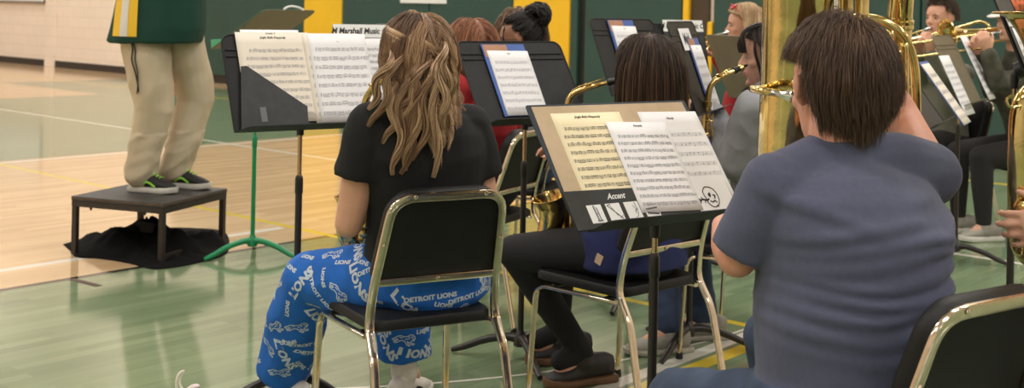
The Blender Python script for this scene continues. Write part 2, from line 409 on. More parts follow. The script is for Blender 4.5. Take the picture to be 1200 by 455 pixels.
struct('gap_strip', mb, M['gap_dark'], smooth=False)  # flat dark strip standing in for the gap between the mats
# dark doorway
M['brown_door'] = mat('brown_door', lin(66, 52, 34), 0.5, var=.1)
mb = MB(); mb.box(G((apix(814)+apix(835))/2, WB-.02, 1.05), (apix(835)-apix(814), .04, 2.1), R3)
dr = struct('door_1', mb, M['brown_door'], smooth=False)
# narrow white sign above the middle mat
sg = MB(); a0, a1 = apix(477), apix(531); sg.box(G((a0+a1)/2, WB-.1, 1.565), (a1-a0, .01, .35), R3)
tag(sg.build('wall_sign', M['white_print'], smooth=False), 'white sign high on the green mats, cut off by the top of the picture', 'sign')
# ceiling lamps
M['lamp_glow'] = bpy.data.materials.new('lamp_glow'); M['lamp_glow'].use_nodes = True
bsd = M['lamp_glow'].node_tree.nodes['Principled BSDF']; bsd.inputs['Emission Color'].default_value = (1, .95, .86, 1); bsd.inputs['Emission Strength'].default_value = 6
for (a, b) in LAMPS:
    t = thing('ceiling_lamp', 'rectangular gym lamp on the ceiling, one of the rows overhead', 'ceiling lamp', G(a, b, 7), -PHI, 'gym ceiling lamps')
    MB().box((0, 0, -.03), (1.3, .7, .06)).build('housing', M['ceiling'], t, smooth=False)
    MB().box((0, 0, -.063), (1.2, .6, .006)).build('diffuser', M['lamp_glow'], t, smooth=False)

# ------------------------------------------------------------------ chairs
def make_chair(label):
    t = thing('band_chair', label, 'chair', group='black and chrome band chairs')
    C = M['chrome']; K = M['black_vinyl']
    # seat pad with waterfall front
    poly = [(-.185, 0), (.185, 0)]; 
    pts = rrect(.42, .40, .05, x0=0, y0=.20)
    pts = [(x*(0.9+0.1*min(1, y/.3)), y) for x, y in pts]
    s = MB(); n = len(pts); rings = []
    for (sc, z) in ((.94, .412), (1.0, .418), (1.0, .436), (.97, .445), (.85, .449)):
        rings.append([V(x*sc, .2+(y-.2)*sc, z) for x, y in pts])
    vs = [p for r in rings for p in r]; fs = [(i*n+j, i*n+(j+1) % n, (i+1)*n+(j+1) % n, (i+1)*n+j) for i in range(4) for j in range(n)]
    fs += [tuple(range(n))[::-1], tuple(4*n+j for j in range(n))]; s.add(vs, fs); s.build('seat', K, t)
    # rear frame: one continuous bar, left foot up over the back to the right foot
    def up(sx): return [V(sx*.212, -.12, .012), V(sx*.200, -.045, .345), V(sx*.198, -.012, .395), V(sx*.196, .012, .435), V(sx*.190, .002, .53), V(sx*.168, -.085, .800)]
    path = fillet(up(-1)+up(1)[::-1], [0, .05, .03, .04, .06, .065, .065, .06, .04, .03, .05, 0], 6)
    f = MB(); f.sweep(path, (.0128, .0065), 10, hint=V(0, 1, 0.15), power=5); f.build('back_frame', C, t)
    f = MB(); f.sweep([V(-.186, -.006, .555), V(.186, -.006, .555)], (.0115, .006), 10, hint=V(0, 1, .1), power=3.2); f.build('cross_bar', C, t)
    # back panel (upholstered shell in front of the bar)
    p = MB(); nb = nrm(V(0, -.24, .95)*1.0); nb = nrm(V(0, -.087, .27)); nn = nrm(np.cross(V(1, 0, 0), nb)) # panel up-direction, back normal
    nn = -nn if nn[1] > 0 else nn
    prof = rrect(.375, .275, .06, 7, 0, .137, rr=(.075, .075, .03, .03)); prof = [(x*(1.04-.12*y/.27), y) for x, y in prof]
    o = V(0, .004, .550); n = len(prof); rings = []
    for (sc, d) in ((.93, .002), (.99, -.002), (1.0, -.012), (1.0, -.030), (.96, -.040), (.86, -.044)):
        rings.append([o+V(1, 0, 0)*x*sc+nb*(.137+(y-.137)*sc)+nn*d for x, y in prof])
    vs = [q for r in rings for q in r]; k = len(rings); fs = [(i*n+j, i*n+(j+1) % n, (i+1)*n+(j+1) % n, (i+1)*n+j) for i in range(k-1) for j in range(n)]
    fs += [tuple(range(n))[::-1], tuple((k-1)*n+j for j in range(n))]; p.add(vs, fs); p.build('backrest', K, t)
    for (x, z) in ((-.108, .802), (.108, .802), (-.180, .665), (.182, .665), (0, .555)):
        y = .002-(z-.53)*.322-.0075 if z > .56 else -.013
        sb = MB(); sb.lathe([(.0065, 0), (.006, .002), (.003, .0035), (.0005, .004)], V(x, y, z), V(0, -1, -.2), 12)
        sb.lathe([(.0022, .0035), (.0022, .0045)], V(x, y, z), V(0, -1, -.2), 6); sb.build('screw', C, t)
    for sx in (-1, 1):
        path = fillet([V(sx*.222, .392, .012), V(sx*.212, .372, .395), V(sx*.200, .02, .402)], .05, 7)
        f = MB(); f.sweep(path, (.0065, .011), 10, hint=V(1, 0, 0), power=3.2); f.build('leg', C, t)
        for q in (V(sx*.222, .392, 0), V(sx*.212, -.12, 0)):
            g = MB(); g.lathe([(.013, 0), (.0145, .004), (.0125, .022), (.010, .024)], q, V(0, 0, 1), 12); g.build('foot_cap', M['black_plastic'], t)
    f = MB(); f.sweep([V(-.205, .30, .403), V(.205, .30, .403)], .008, 8); f.sweep([V(-.2, .07, .403), V(.2, .07, .403)], .008, 8); f.build('under_bar', M['black_plastic'], t)
    return t
CH = make_chair('black and chrome band chair under the student in blue printed trousers')
chairs = [((-.20, 3.40), 28, None),
 ((.51, 3.90), 42, 'black and chrome band chair under the student in navy sweatshirt and black leggings'),
 ((.86, 2.26), 34, 'black and chrome band chair behind the tuba player, cut off at the lower right corner'),
 ((1.12, 4.57), 60, 'black and chrome band chair under the student in the grey hoodie'),
 ((.03, 5.12), 62, 'black and chrome band chair under the red-haired student in red, behind the centre stand'),
 ((.23, 6.00), 75, 'black and chrome band chair under the student with a dark hair bun'),
 ((.29, 6.56), 62, 'black and chrome band chair under the brown-haired student beside the girl with the bun'),
 ((1.52, 7.26), 72, 'black and chrome band chair under the woman with red sunglasses on her hair'),
 ((2.94, 7.70), 102, 'black and chrome band chair under the trombone player with bare short hair'),
 ((3.38, 7.38), 100, 'black and chrome band chair under the trombone player in the orange cap'),
 ((1.64, 2.53), 78, 'black and chrome band chair under the brass player at the right edge')]
for i, (xy, rot, lb) in enumerate(chairs):
    if i == 0: CH.location = (xy[0], xy[1], 0); CH.rotation_euler = (0, 0, math.radians(rot))
    else: dup(CH, (xy[0], xy[1], 0), math.radians(rot), lb)

# ------------------------------------------------------------------ music stands
class Desk: pass
def music_stand(label, bl, yaw, tilt, name='music_stand', w=.505, h=.34, m='desk_black', pole=None, polexy=None, lower='pole_black', upper='brass_pole', split=.72, base='tri', lip=.055, baseyaw=0, ridges=True, cut=.035, lipm=None):
    """bl: world point of the desk's lower left corner (seen from the player)."""
    bl = np.asarray(bl, float); f = fwd(yaw); r = rgt(yaw); tr = math.radians(tilt)
    up = f*math.sin(tr)+V(0, 0, 1)*math.cos(tr); n = nrm(np.cross(r, up)); n = n if np.dot(n, f) < 0 else -n   # n towards the player
    c = bl+r*w/2
    foot = (c+f*(h*.15*math.sin(tr)+.045)) if polexy is None else V(polexy[0], polexy[1], 0); foot = V(foot[0], foot[1], 0)
    t = thing(name, label, 'music stand', foot, 0, 'music stands', world=True)
    mm = M[m]
    d = MB(); pts = rrect(w, h, .03, 4, w/2, h/2, rr=(cut, cut, .004, .004))
    d.prism(pts, bl, r, up, -n, .003)
    if ridges:
        for y in (h-.055, h-.078):
            d.sweep([bl+r*.01+up*y+n*.001, bl+r*(w-.01)+up*y+n*.001], (.0035, .0035), 6)
    # rolled rim
    rim = [bl+r*x+up*y for x, y in pts]; d.sweep(rim, .0028, 6, closed=True)
    d.build('desk', mm, t, angle=30)
    l = MB(); pl = [(0, 0), (w, 0), (w-.03, lip*.95), (w-.05, lip), (.05, lip), (.03, lip*.95)]
    l.prism([(x, y) for x, y in pl], bl, r, n, up, -.003)    # shelf, square to the desk
    l.build('ledge', M[lipm] if lipm else mm, t, angle=30)
    # pole and clamp
    pc = c+up*h*.15-n*.03; top = V(foot[0], foot[1], pc[2]-.03)
    b = MB(); b.sweep([pc+n*.028, pc-n*.014], .028, 12); b.sweep([top+V(0, 0, -.03), top+V(0, 0, .01), pc-n*.01], [.012, .014, .014], 12); b.build('clamp', M['black_plastic'], t)
    zs = min(split, top[2]-.1)
    b = MB(); b.sweep([V(foot[0], foot[1], zs-.08), V(top[0], top[1], top[2])], .0075, 12); b.build('upper_tube', M[upper], t)
    b = MB(); b.sweep([V(foot[0], foot[1], .06), V(foot[0], foot[1], zs)], .0115, 14)
    b.lathe([(.0115, 0), (.0135, .003), (.0135, .05), (.0125, .055), (.009, .062)], V(foot[0], foot[1], zs-.03), V(0, 0, 1), 14); b.build('lower_tube', M[lower], t)
    h_ = MB(); 
    for k in range(3):
        a = math.radians(baseyaw+120*k); dv = V(math.cos(a), math.sin(a), 0); p0 = V(foot[0], foot[1], .075)
        g = MB(); g.sweep(bez([p0, p0+dv*.05+V(0, 0, .008), p0+dv*.14-V(0, 0, .012), p0+dv*.22-V(0, 0, .045), p0+dv*.27-V(0, 0, .0615)], 4), lerps([.020, .016, .0145, .013, .010], 4), 12); g.build('leg', M[lower], t)
    h_.lathe([(.014, 0), (.026, .004), (.027, .03), (.02, .045), (.013, .06)], V(foot[0], foot[1], .05), V(0, 0, 1), 16); h_.build('hub', M[lower], t)
    D = Desk(); D.t = t; D.bl = bl; D.r = r; D.up = up; D.n = n; D.w = w; D.h = h; return D

def sheet(D, u, v, w, h, label, m='paper', title=None, staves=9, lift=.003, rot=0.0, name='sheet_music', seed=0, sub=None, blank=False, thick=.0008, dens=1.0, group=None, edge=None, top=.12, left=.06, right=.05, ink='ink', curl=0.0, cat='sheet music'):
    rr = math.radians(rot); r = D.r*math.cos(rr)+D.up*math.sin(rr); up = -D.r*math.sin(rr)+D.up*math.cos(rr); n = D.n
    o = D.bl+D.r*u+D.up*v+n*lift
    t = thing(name, label, cat, o, 0, group, world=True)
    p = MB(); nx = 10; ny = 8
    def pt(x, y, e=0.0):
        return o+r*x*w+up*y*h+n*(e+curl*(math.sin(x*math.pi*1.0)*.4+.6*(abs(y-.5)*2)**3*x))
    vs = [pt(i/nx, j/ny) for j in range(ny+1) for i in range(nx+1)]+[pt(i/nx, j/ny, -thick) for j in range(ny+1) for i in range(nx+1)]
    N1 = (nx+1)*(ny+1); fs = []
    for j in range(ny):
        for i in range(nx):
            a = j*(nx+1)+i; fs.append((a, a+1, a+nx+2, a+nx+1)); fs.append((N1+a+nx+1, N1+a+nx+2, N1+a+1, N1+a))
    for i in range(nx): fs.append((i+1, i, N1+i, N1+i+1)); b0 = ny*(nx+1)+i; fs.append((b0, b0+1, N1+b0+1, N1+b0))
    for j in range(ny): a = j*(nx+1); fs.append((a, a+nx+1, N1+a+nx+1, N1+a)); a += nx; fs.append((a+nx+1, a, N1+a, N1+a+nx+1))
    p.add(vs, fs); p.build('page', M[m], t, fix=False, angle=180)
    if blank: return t, pt
    rnd = random.Random(seed+17); k = MB()
    def q(x0, y0, x1, y1, tw):   # ink stroke in page units
        a = V(x0*w, y0*h, 0); b = V(x1*w, y1*h, 0); dd = nrm(b-a); nn_ = V(-dd[1], dd[0], 0)*tw/2
        cs = [a-nn_, b-nn_, b+nn_, a+nn_]; k.add([pt(c[0]/w, c[1]/h, .0005) for c in cs], [(0, 1, 2, 3)])
    usable = 1-top-.05; pitch = usable/staves; sp = pitch*h*.085
    for s_ in range(staves):
        y0 = 1-top-pitch*(s_+.55); x0 = left+(.05 if s_ == 0 else 0); x1 = 1-right
        for l in range(5):
            yy = y0+(l-2)*sp/h
            q(x0, yy, (x0+x1)/2, yy, .00042); q((x0+x1)/2, yy, x1, yy, .00042)
        q(x0+.012, y0-2.6*sp/h, x0+.02, y0+2.6*sp/h, .0018)
        x = x0+.06
        while x < x1-.02:
            if rnd.random() < .14: q(x, y0-2*sp/h, x, y0+2*sp/h, .0007); x += .018
            grp = rnd.choice([1, 2, 2, 4]) if dens > .7 else 1; base = rnd.uniform(-2.5, 2)
            stem = 3.0 if base < 0 else -3.0; xs = []
            for g in range(grp):
                yy = y0+(base+rnd.uniform(-.6, .6))*sp/h; xs.append((x, yy)); r_ = sp*.62
                k.add([pt(x+r_*1.3*math.cos(a)/w, yy+r_*math.sin(a)/h, .0006) for a in [i*math.pi/3 for i in range(6)]], [(0, 1, 2, 3, 4, 5)])
                q(x+r_/w*(1 if stem > 0 else -1), yy, x+r_/w*(1 if stem > 0 else -1), y0+(base+stem)*sp/h, .0007); x += .022/dens+rnd.uniform(0, .008)
            if grp > 1: q(xs[0][0], y0+(base+stem)*sp/h, xs[-1][0]+.006, y0+(base+stem)*sp/h, .0016)
            x += rnd.uniform(.004, .03)/dens
            if x > x1-.02: break
    k.build('notation', M[ink], t, smooth=False, fix=False)
    if title or sub:
        k = MB(); c0 = pt(.5, 1-top*.38, .0004)
        if title: put_text(k, title, c0, r, up, n, h*.034, .25, .0002)
        if sub: put_text(k, sub, pt(.5, 1-top*.75, .0004), r, up, n, h*.016, .1)
        k.build('title', M['ink_dark'], t, smooth=False, fix=False)
    return t, pt
def uv(D, px, py):
    e = V(0, 0, EYE); d = P(px, py, 1.0)-e; t = np.dot(D.bl-e, D.n)/np.dot(d, D.n); q = e+d*t-D.bl
    return np.dot(q, D.r), np.dot(q, D.up)
LW, LH = .216, .279
def letter(D, px, py, label, w=LW, h=LH, **k):   # page whose top left corner is seen at (px, py)
    u, v = uv(D, px, py); rot = math.radians(k.get('rot', 0)); u0 = u+math.sin(rot)*h; v0 = v-math.cos(rot)*h
    return sheet(D, u0, v0, w, h, label, **k)

# --- foreground stand with the tan folder
SG = music_stand('black music stand in the foreground holding the wide tan folder', P(690, 271.5, 2.77), 34, 39, w=.475, h=.34, lip=.045, polexy=(.362, 2.925), baseyaw=20, ridges=False)
D = SG
fo = thing('music_folder', 'open tan-lined folder with printed black pocket on the foreground stand', 'folder', D.bl+D.r*.2, 0, world=True)
FW, FH, FU = .520, .352, -.036
def fp(x, y, e): return D.bl+D.r*(FU+x)+D.up*y+D.n*e
b = MB(); b.prism(rrect(FW, FH, .006, 3, FW/2, FH/2), fp(0, 0, .002), D.r, D.up, D.n, .003); b.build('cover', mat('cover_navy', lin(36, 46, 60), .5, var=.2, vscale=40), fo, angle=30)
b = MB(); b.prism([(.008, .08), (.008+.007, FH-.006), (FW-.012, FH-.006), (FW-.012, .03), (.03, .03)], fp(0, 0, .005), D.r, D.up, D.n, .001); b.build('lining', M['kraft'], fo, smooth=False)
b = MB(); b.prism([(.0, .0), (.262, 0), (.262, .098), (.0, .104)], fp(0, 0, .0075), D.r, D.up, D.n, .0018); pk = b.build('left_pocket', M['folder_black'], fo, smooth=False)
b = MB(); b.prism([(.262, 0), (FW, 0), (FW, .092), (.262, .092)], fp(0, 0, .0065), D.r, D.up, D.n, .0010); pk2 = b.build('right_pocket', M['folder_black'], fo, smooth=False)
k = MB(); put_text(k, 'Accent', fp(.148, .080, .0096), D.r, D.up, D.n, .022, .45, .0005, .85); k.build('printed_name', M['white_print'], pk, smooth=False, fix=False)
for i in range(4):
    x0 = .050+i*.056; x1 = x0+.043
    b = MB(); b.prism([(x0, .014), (x1, .014), (x1, .062), (x0, .062)], fp(0, 0, .0093), D.r, D.up, D.n, .0003); ph = b.build('instrument_picture', M['white_print'], pk, smooth=False)
    s = MB(); 
    def L2(pts, w_): s.sweep([fp(x0+.043*a, .014+.048*c, .0097) for a, c in pts], w_, 5)
    if i == 0: L2([(.45, .95), (.5, .1)], .0022); L2([(.62, .85), (.66, .1)], .0016); L2([(.45, .5), (.66, .5)], .001); L2([(.4, .12), (.75, .12)], .0018)
    elif i == 1: L2([(.1, .9), (.9, .1)], .0013); L2([(.3, .9), (.6, .3)], .0008); L2([(.1, .9), (.35, .95)], .0012); L2([(.7, .15), (.95, .3)], .0008)
    elif i == 2: L2([(.75, .95), (.8, .5), (.7, .2), (.5, .1)], .0010); L2([(.55, .8), (.7, .55), (.6, .3)], .0007); L2([(.8, .6), (.6, .45)], .0014)
    else: L2([(.1, .5), (.9, .55)], .0025); L2([(.1, .3), (.9, .2)], .003); L2([(.3, .7), (.9, .75)], .0009)
    s.build('printed_shape', mat('print_grey', lin(120, 120, 124), .6) if 'pg' not in M else M['pg'], ph, fix=False)
# white card with the ink drawing in the right pocket
b = MB(); b.prism([(.395, .004), (FW-.002, .004), (FW-.002, .112), (.372, .112)], fp(0, 0, .0080), D.r, D.up, D.n, .0006)
cd = tag(b.build('drawing_card', M['paper'], smooth=False), 'white card with a black ink drawing in the right pocket of the tan folder', 'card')
k = MB()
def ink(pts, w_): k.sweep([fp(x, y, .0089) for x, y in bez([V(a, c, 0)[:2] for a, c in pts], 6)], w_, 5)
ink([(.428, .052), (.426, .070), (.440, .084), (.462, .078), (.470, .056), (.462, .034), (.444, .026), (.430, .036), (.428, .052)], .0013)
ink([(.404, .046), (.414, .050), (.428, .047), (.436, .050)], .0022); ink([(.404, .053), (.407, .046), (.404, .040)], .0014); ink([(.412, .057), (.416, .050)], .001); ink([(.418, .040), (.424, .048)], .001)
ink([(.440, .062), (.446, .066), (.444, .056), (.440, .062)], .0018); ink([(.454, .060), (.460, .058), (.456, .050)], .0018); ink([(.438, .044), (.446, .040), (.452, .044), (.458, .038)], .0016); ink([(.452, .030), (.458, .026)], .001)
k.build('ink_drawing', M['ink_dark'], cd, fix=False)
cd.name = 'drawing_card'
for (px, py, lb, kw) in (
    (643, 135, 'cream page of printed music titled Jingle Bells Rhapsody, at the left of the tan folder', dict(m='cream', title='Jingle Bells Rhapsody', staves=10, lift=.0065, seed=3, ink='ink_mid', rot=-.5, w=.218)),
    (745, 133, 'white music page at the right of the tan folder, lying partly under the middle page', dict(title='Handy', staves=7, lift=.0068, seed=5, dens=.5, rot=-1.5, top=.2, w=.20)),
    (707, 145.5, 'white music page overlapping in the middle of the tan folder', dict(title='Fantasia', staves=10, lift=.0100, seed=8, rot=-2.5, w=.195, h=.262)),):
    letter(D, px, py, lb, **kw)
# scratched letters on the ledge
k = MB(); put_text(k, 'NWA', D.bl+D.r*.325+D.n*.026+D.up*.0008, D.r, -D.n*-1.0 if False else D.n*-1.0, D.up, .030, .3); 
k.build('scratched_letters', M['scratch'], bpy.data.objects[[c.name for c in D.t.children if c.name.startswith('ledge')][0]], smooth=False, fix=False)

# --- stand with the cream and white pages, in front of the student in blue trousers
SA = music_stand('black music stand left of centre holding cream and white pages and a pocket folder', P(275, 155, 3.80), 35, 25, h=.338, w=.515, baseyaw=90)
D = SA
fo = thing('pocket_folder', 'black pocket folder with a slanted pocket edge on the left half of the left stand', 'folder', D.bl, 0, world=True)
a_ = uv(D, 291, 110); b_ = uv(D, 362, 146)
b = MB(); b.prism([(a_[0]-.004, .004), (b_[0], .004), (b_[0], uv(D, 289, 44)[1]), (a_[0]-.004, uv(D, 289, 44)[1])], D.bl+D.n*.004, D.r, D.up, D.n, .0016); b.build('cover', M['folder_black'], fo, smooth=False)
p1 = uv(D, 281, 79); p2 = uv(D, 288, 78.5); p3 = uv(D, 359, 126); p4 = uv(D, 360, 148)
b = MB(); b.prism([(uv(D, 281, 149)[0], .004), (p4[0], .004), p3, p2, p1], D.bl+D.n*.0085, D.r, D.up, D.n, .0014); pp = b.build('pocket', M['folder_black'], fo, smooth=False)
q1 = uv(D, 303, 127); b = MB(); b.prism([(q1[0], q1[1]-.05), (q1[0]+.021, q1[1]-.05), (q1[0]+.021, q1[1]), (q1[0], q1[1])], D.bl+D.n*.0101, D.r, D.up, D.n, .0003); b.build('tape', mat('grey_tape', lin(96, 96, 98), .4), pp, smooth=False)
letter(D, 274, 38.5, 'cream music page titled Jingle Bells Rhapsody tucked in the black pocket folder', w=.262, h=.32, m='cream2', title='Jingle Bells Rhapsody', staves=9, lift=.0065, seed=11, left=.1, right=.12, top=.16)
letter(D, 280, 35.5, 'loose page edge sticking out above the cream page on the left stand', w=.21, h=.3, m='paper', staves=8, lift=.0058, seed=12, title='Grade 2')
letter(D, 358, 41, 'white music page on the right half of the left stand', w=.222, h=.32, staves=8, lift=.0085, seed=13, sub='Trio', left=.05)
letter(D, 352, 40, 'second white page showing its left edge under the white page of the left stand', w=.215, h=.325, m='cream2', staves=8, lift=.0075, seed=14)

# --- stand behind, with a blue-edged booklet
SB = music_stand('black music stand in the centre with a blue-edged booklet, right of the blonde student', P(566, 148, 4.3), 38, 32, h=.352, w=.505, baseyaw=-75)
def booklet(D, px, py, w, h, label, lab2, seed, rot=0):
    u, v = uv(D, px, py)
    b = MB(); b.prism([(u, v-h), (u+w, v-h), (u+w, v), (u, v)], D.bl+D.n*.004, D.r, D.up, D.n, .003)
    bo = tag(b.build('music_booklet', M['folder_blue'], smooth=False), label, 'booklet')
    b = MB(); b.prism([(u+.006, v-.055), (u+w*.58, v-.055), (u+w*.58, v-.002), (u+.006, v-.002)], D.bl+D.n*.0071, D.r, D.up, D.n, .0003); b.build('orange_panel', M['orange_print'], bo, smooth=False)
    sheet(D, u+.012, v-h+.002, w-.010, h-.030, lab2, staves=7, lift=.009, seed=seed, title='Trio', dens=.7, rot=-1)
booklet(SB, 562, 53, .205, .305, 'blue-edged music booklet leaning on the centre stand', 'white music page in front of the blue-edged booklet on the centre stand', 21)
# --- stand at the upper right of it
SCd = music_stand('black music stand with scratched rim behind the straight brown-haired student', P(712, 96, 5.2)+V(.02, 0, -.06), 50, 22, h=.36, w=.505, baseyaw=10)
booklet(SCd, 710, 24, .20, .30, 'blue-edged booklet on the stand directly behind the straight brown hair', 'white page in front of the booklet behind the straight brown hair', 23)

def header_folder(D, u, v, w, hh, label, drop=.27):
    t = thing('music_folder', label, 'folder', D.bl, 0, world=True)
    b = MB(); b.prism([(u, v-drop), (u+w, v-drop), (u+w, v), (u, v)], D.bl+D.n*.004, D.r, D.up, D.n, .0035); b.build('cover', M['folder_black'], t, smooth=False)
    b = MB(); b.prism([(u, v-hh), (u+w, v-hh), (u+w, v), (u, v)], D.bl+D.n*.008, D.r, D.up, D.n, .0006); hd = b.build('header_strip', M['white_print'], t, smooth=False)
    k = MB(); put_text(k, 'M Marshall Music Co', D.bl+D.r*(u+w*.5)+D.up*(v-hh*.52)+D.n*.0088, D.r, D.up, D.n, hh*.62, .3, .0012, w/.27*.95); k.build('printed_name', M['ink_dark'], hd, smooth=False, fix=False)
    return t
# folder on a stand behind the left one (white header above the rim)
SK = music_stand('black music stand mostly hidden behind the left stand, holding the folder with the white header', P(400, 125, 4.9), 30, 20, h=.34, w=.50, baseyaw=30)
u, v = uv(SK, 389, 29)
header_folder(SK, u, v, .245, .058, 'black folder with a white lettered header, showing between the left stand and the blonde hair')
sheet(SK, u+.035, v-.062-.27, .20, .27, 'white music page below the white header, left of the blonde hair', staves=8, seed=31, lift=.009)
# brown stand edge behind the blonde hair
SK2 = music_stand('brownish music stand whose corner shows left of the blonde hair', P(445, 95, 6.3), 25, 25, h=.33, w=.46, m='desk_olive_reflection', baseyaw=50)
# folder with header behind the brown-haired student
SD = music_stand('black music stand with the white-headed folder, left of the woman with red sunglasses', P(752, 108, 6.1), 29, 14, h=.36, w=.45, baseyaw=0)
u, v = uv(SD, 775, 24)
header_folder(SD, u, v+.002, .262, .062, 'black folder with white lettered header, left of the woman with red sunglasses', drop=.30)
# narrow, oblique stand of the grey hoodie student
SE = music_stand('black music stand seen almost edge-on, in front of the grey hoodie student', P(817, 136, 4.45), 70, 20, h=.37, w=.505, baseyaw=0)
u, v = uv(SE, 803, 46)
booklet(SE, 803, 46, .21, .33, 'blue-edged booklet on the edge-on stand in front of the grey hoodie student', 'white music page on the edge-on stand in front of the grey hoodie student', 37)
u, v = uv(SE, 793, 34)
t = thing('name_card', 'small white card with handwriting sticking up over the edge-on stand', 'card', SE.bl, 0, world=True)
b = MB(); b.prism([(u, v-.09), (u+.20, v-.09), (u+.20, v), (u, v)], SE.bl+SE.n*.004, SE.r, SE.up, SE.n, .001); cc = b.build('card_sheet', M['paper'], t, smooth=False)
k = MB(); put_text(k, 'Mshl', SE.bl+SE.r*(u+.1)+SE.up*(v-.045)+SE.n*.0052, SE.r, SE.up, SE.n, .065, .1, .0014); k.build('handwriting', M['ink_dark'], cc, smooth=False, fix=False)
# black stand, olive reflection put into its colour, in front of the woman with the sunglasses
SF = music_stand('reflection-tinted black music stand without music, in front of the woman with red sunglasses', P(916, 122, 6.2), 112, 25, h=.38, w=.50, m='desk_olive_reflection', baseyaw=0)
# right hand side
SH = music_stand('black music stand beside the tuba player\'s right shoulder with a colourful page', P(1083, 155, 4.45), 62, 36, h=.36, w=.505, baseyaw=0, lipm='desk_black')
u, v = uv(SH, 1075, 74)
b = MB(); b.prism([(u, v-.33), (u+.235, v-.33), (u+.235, v), (u, v)], SH.bl+SH.n*.004, SH.r, SH.up, SH.n, .003); tag(b.build('music_booklet', M['folder_blue'], smooth=False), 'thin blue-edged booklet on the stand beside the tuba player\'s right shoulder', 'booklet')
sheet(SH, u+.010, v-.328, .212, .315, 'pale printed page on the stand beside the tuba player\'s right shoulder', m='cream2', staves=6, seed=41, lift=.0085)
SJ = music_stand('reflection-tinted black music stand with two long white pages, in front of the trombone players', P(1128, 124, 6.3), 58, 25, h=.40, w=.50, m='desk_olive_reflection', baseyaw=-30)
letter(SJ, 1099, 66, 'white music page on the left of the reflection-tinted stand at the right', w=.24, h=.34, staves=8, seed=43, lift=.005)
letter(SJ, 1124, 43, 'white music page on the right of the reflection-tinted stand, sticking up above its rim', w=.20, h=.40, staves=8, seed=44, lift=.006)
SI = music_stand('black music stand cut off by the right edge of the picture', P(1207, 102, 3.55), 62, 22, h=.37, w=.505, baseyaw=0)
u, v = uv(SI, 1172, 14)
header_folder(SI, u, v, .30, .05, 'black folder with a white header strip at the right edge of the picture', drop=.33)
sheet(SI, u+.05, v-.05-.28, .22, .275, 'white music page at the right edge of the picture', staves=8, seed=45, lift=.010)
# conductor's green stand
SV = music_stand('green music stand of the conductor, with underside shade painted olive, beside the black platform', P(248, 57, 6.02)-rgt(-114)*.47, -114, 57, h=.37, w=.47, m='green_shaded', lower='green_paint', upper='green_paint', split=.60, polexy=(-1.335, 6.27), baseyaw=-20, lipm='green_paint')
# ------------------------------------------------------------------ people
def frame(f, u=V(0, 0, 1)):
    f = nrm(f); r = nrm(np.cross(f, u)); u = np.cross(r, f); return np.array([r, f, u])   # rows: right, forward, up
def hframe(yaw, pitch=0, roll=0):
    f = fwd(yaw)*math.cos(math.radians(pitch))+V(0, 0, 1)*math.sin(math.radians(pitch)); R = frame(f)
    if roll:
        a = math.radians(roll); r = R[0]*math.cos(a)+R[2]*math.sin(a); u = R[2]*math.cos(a)-R[0]*math.sin(a); R = np.array([r, R[1], u])
    return R
def head_prims(m, c, R, s=1.0, male=False, eo=0.0):
    L = lambda x, y, z: c+R.T@(V(x, y, z)*s)
    m.ell(L(0, -.012, .035), V(.074, .094, .088)*s, R, 22, 16)
    m.loft([(L(0, .02, .075), R[0]*.058*s, R[1]*.062*s), (L(0, .022, .045), R[0]*.068*s, R[1]*.072*s), (L(0, .020, .01), R[0]*.068*s, R[1]*.075*s), (L(0, .020, -.025), R[0]*.064*s, R[1]*.074*s),
            (L(0, .022, -.055), R[0]*.056*s, R[1]*.070*s), (L(0, .028, -.082), R[0]*(.048 if male else .042)*s, R[1]*.060*s), (L(0, .040, -.104), R[0]*(.034 if male else .027)*s, R[1]*.042*s), (L(0, .052, -.114), R[0]*.016*s, R[1]*.022*s)], 20)
    m.ell(L(0, .082, -.100), V(.017, .016, .013)*s, R)
    m.cap(L(0, .088, .012), L(0, .110, -.024), .008*s, .0115*s); m.ell(L(-.011, .098, -.029), V(.008, .010, .007)*s, R); m.ell(L(.011, .098, -.029), V(.008, .010, .007)*s, R)
    m.ell(L(0, .092, -.056), V(.022, .010, .006)*s, R); m.ell(L(0, .090, -.067), V(.019, .010, .007)*s, R)
    for sx in (-1, 1):
        m.ell(L(sx*.030, .080, .022), V(.022, .012, .007)*s, R); m.ell(L(sx*.042, .058, -.022), V(.020, .022, .018)*s, R)
        Re = hframe(0)@R if False else R
        m.ell(L(sx*(.079+eo*.6), -.006, .004), V(.009, .018, .031)*s, R); m.ell(L(sx*.076, -.001, -.022), V(.007, .011, .011)*s, R)
        m.ell(L(sx*(.088+eo), -.015, .008), V(.006, .011, .028)*s, R)
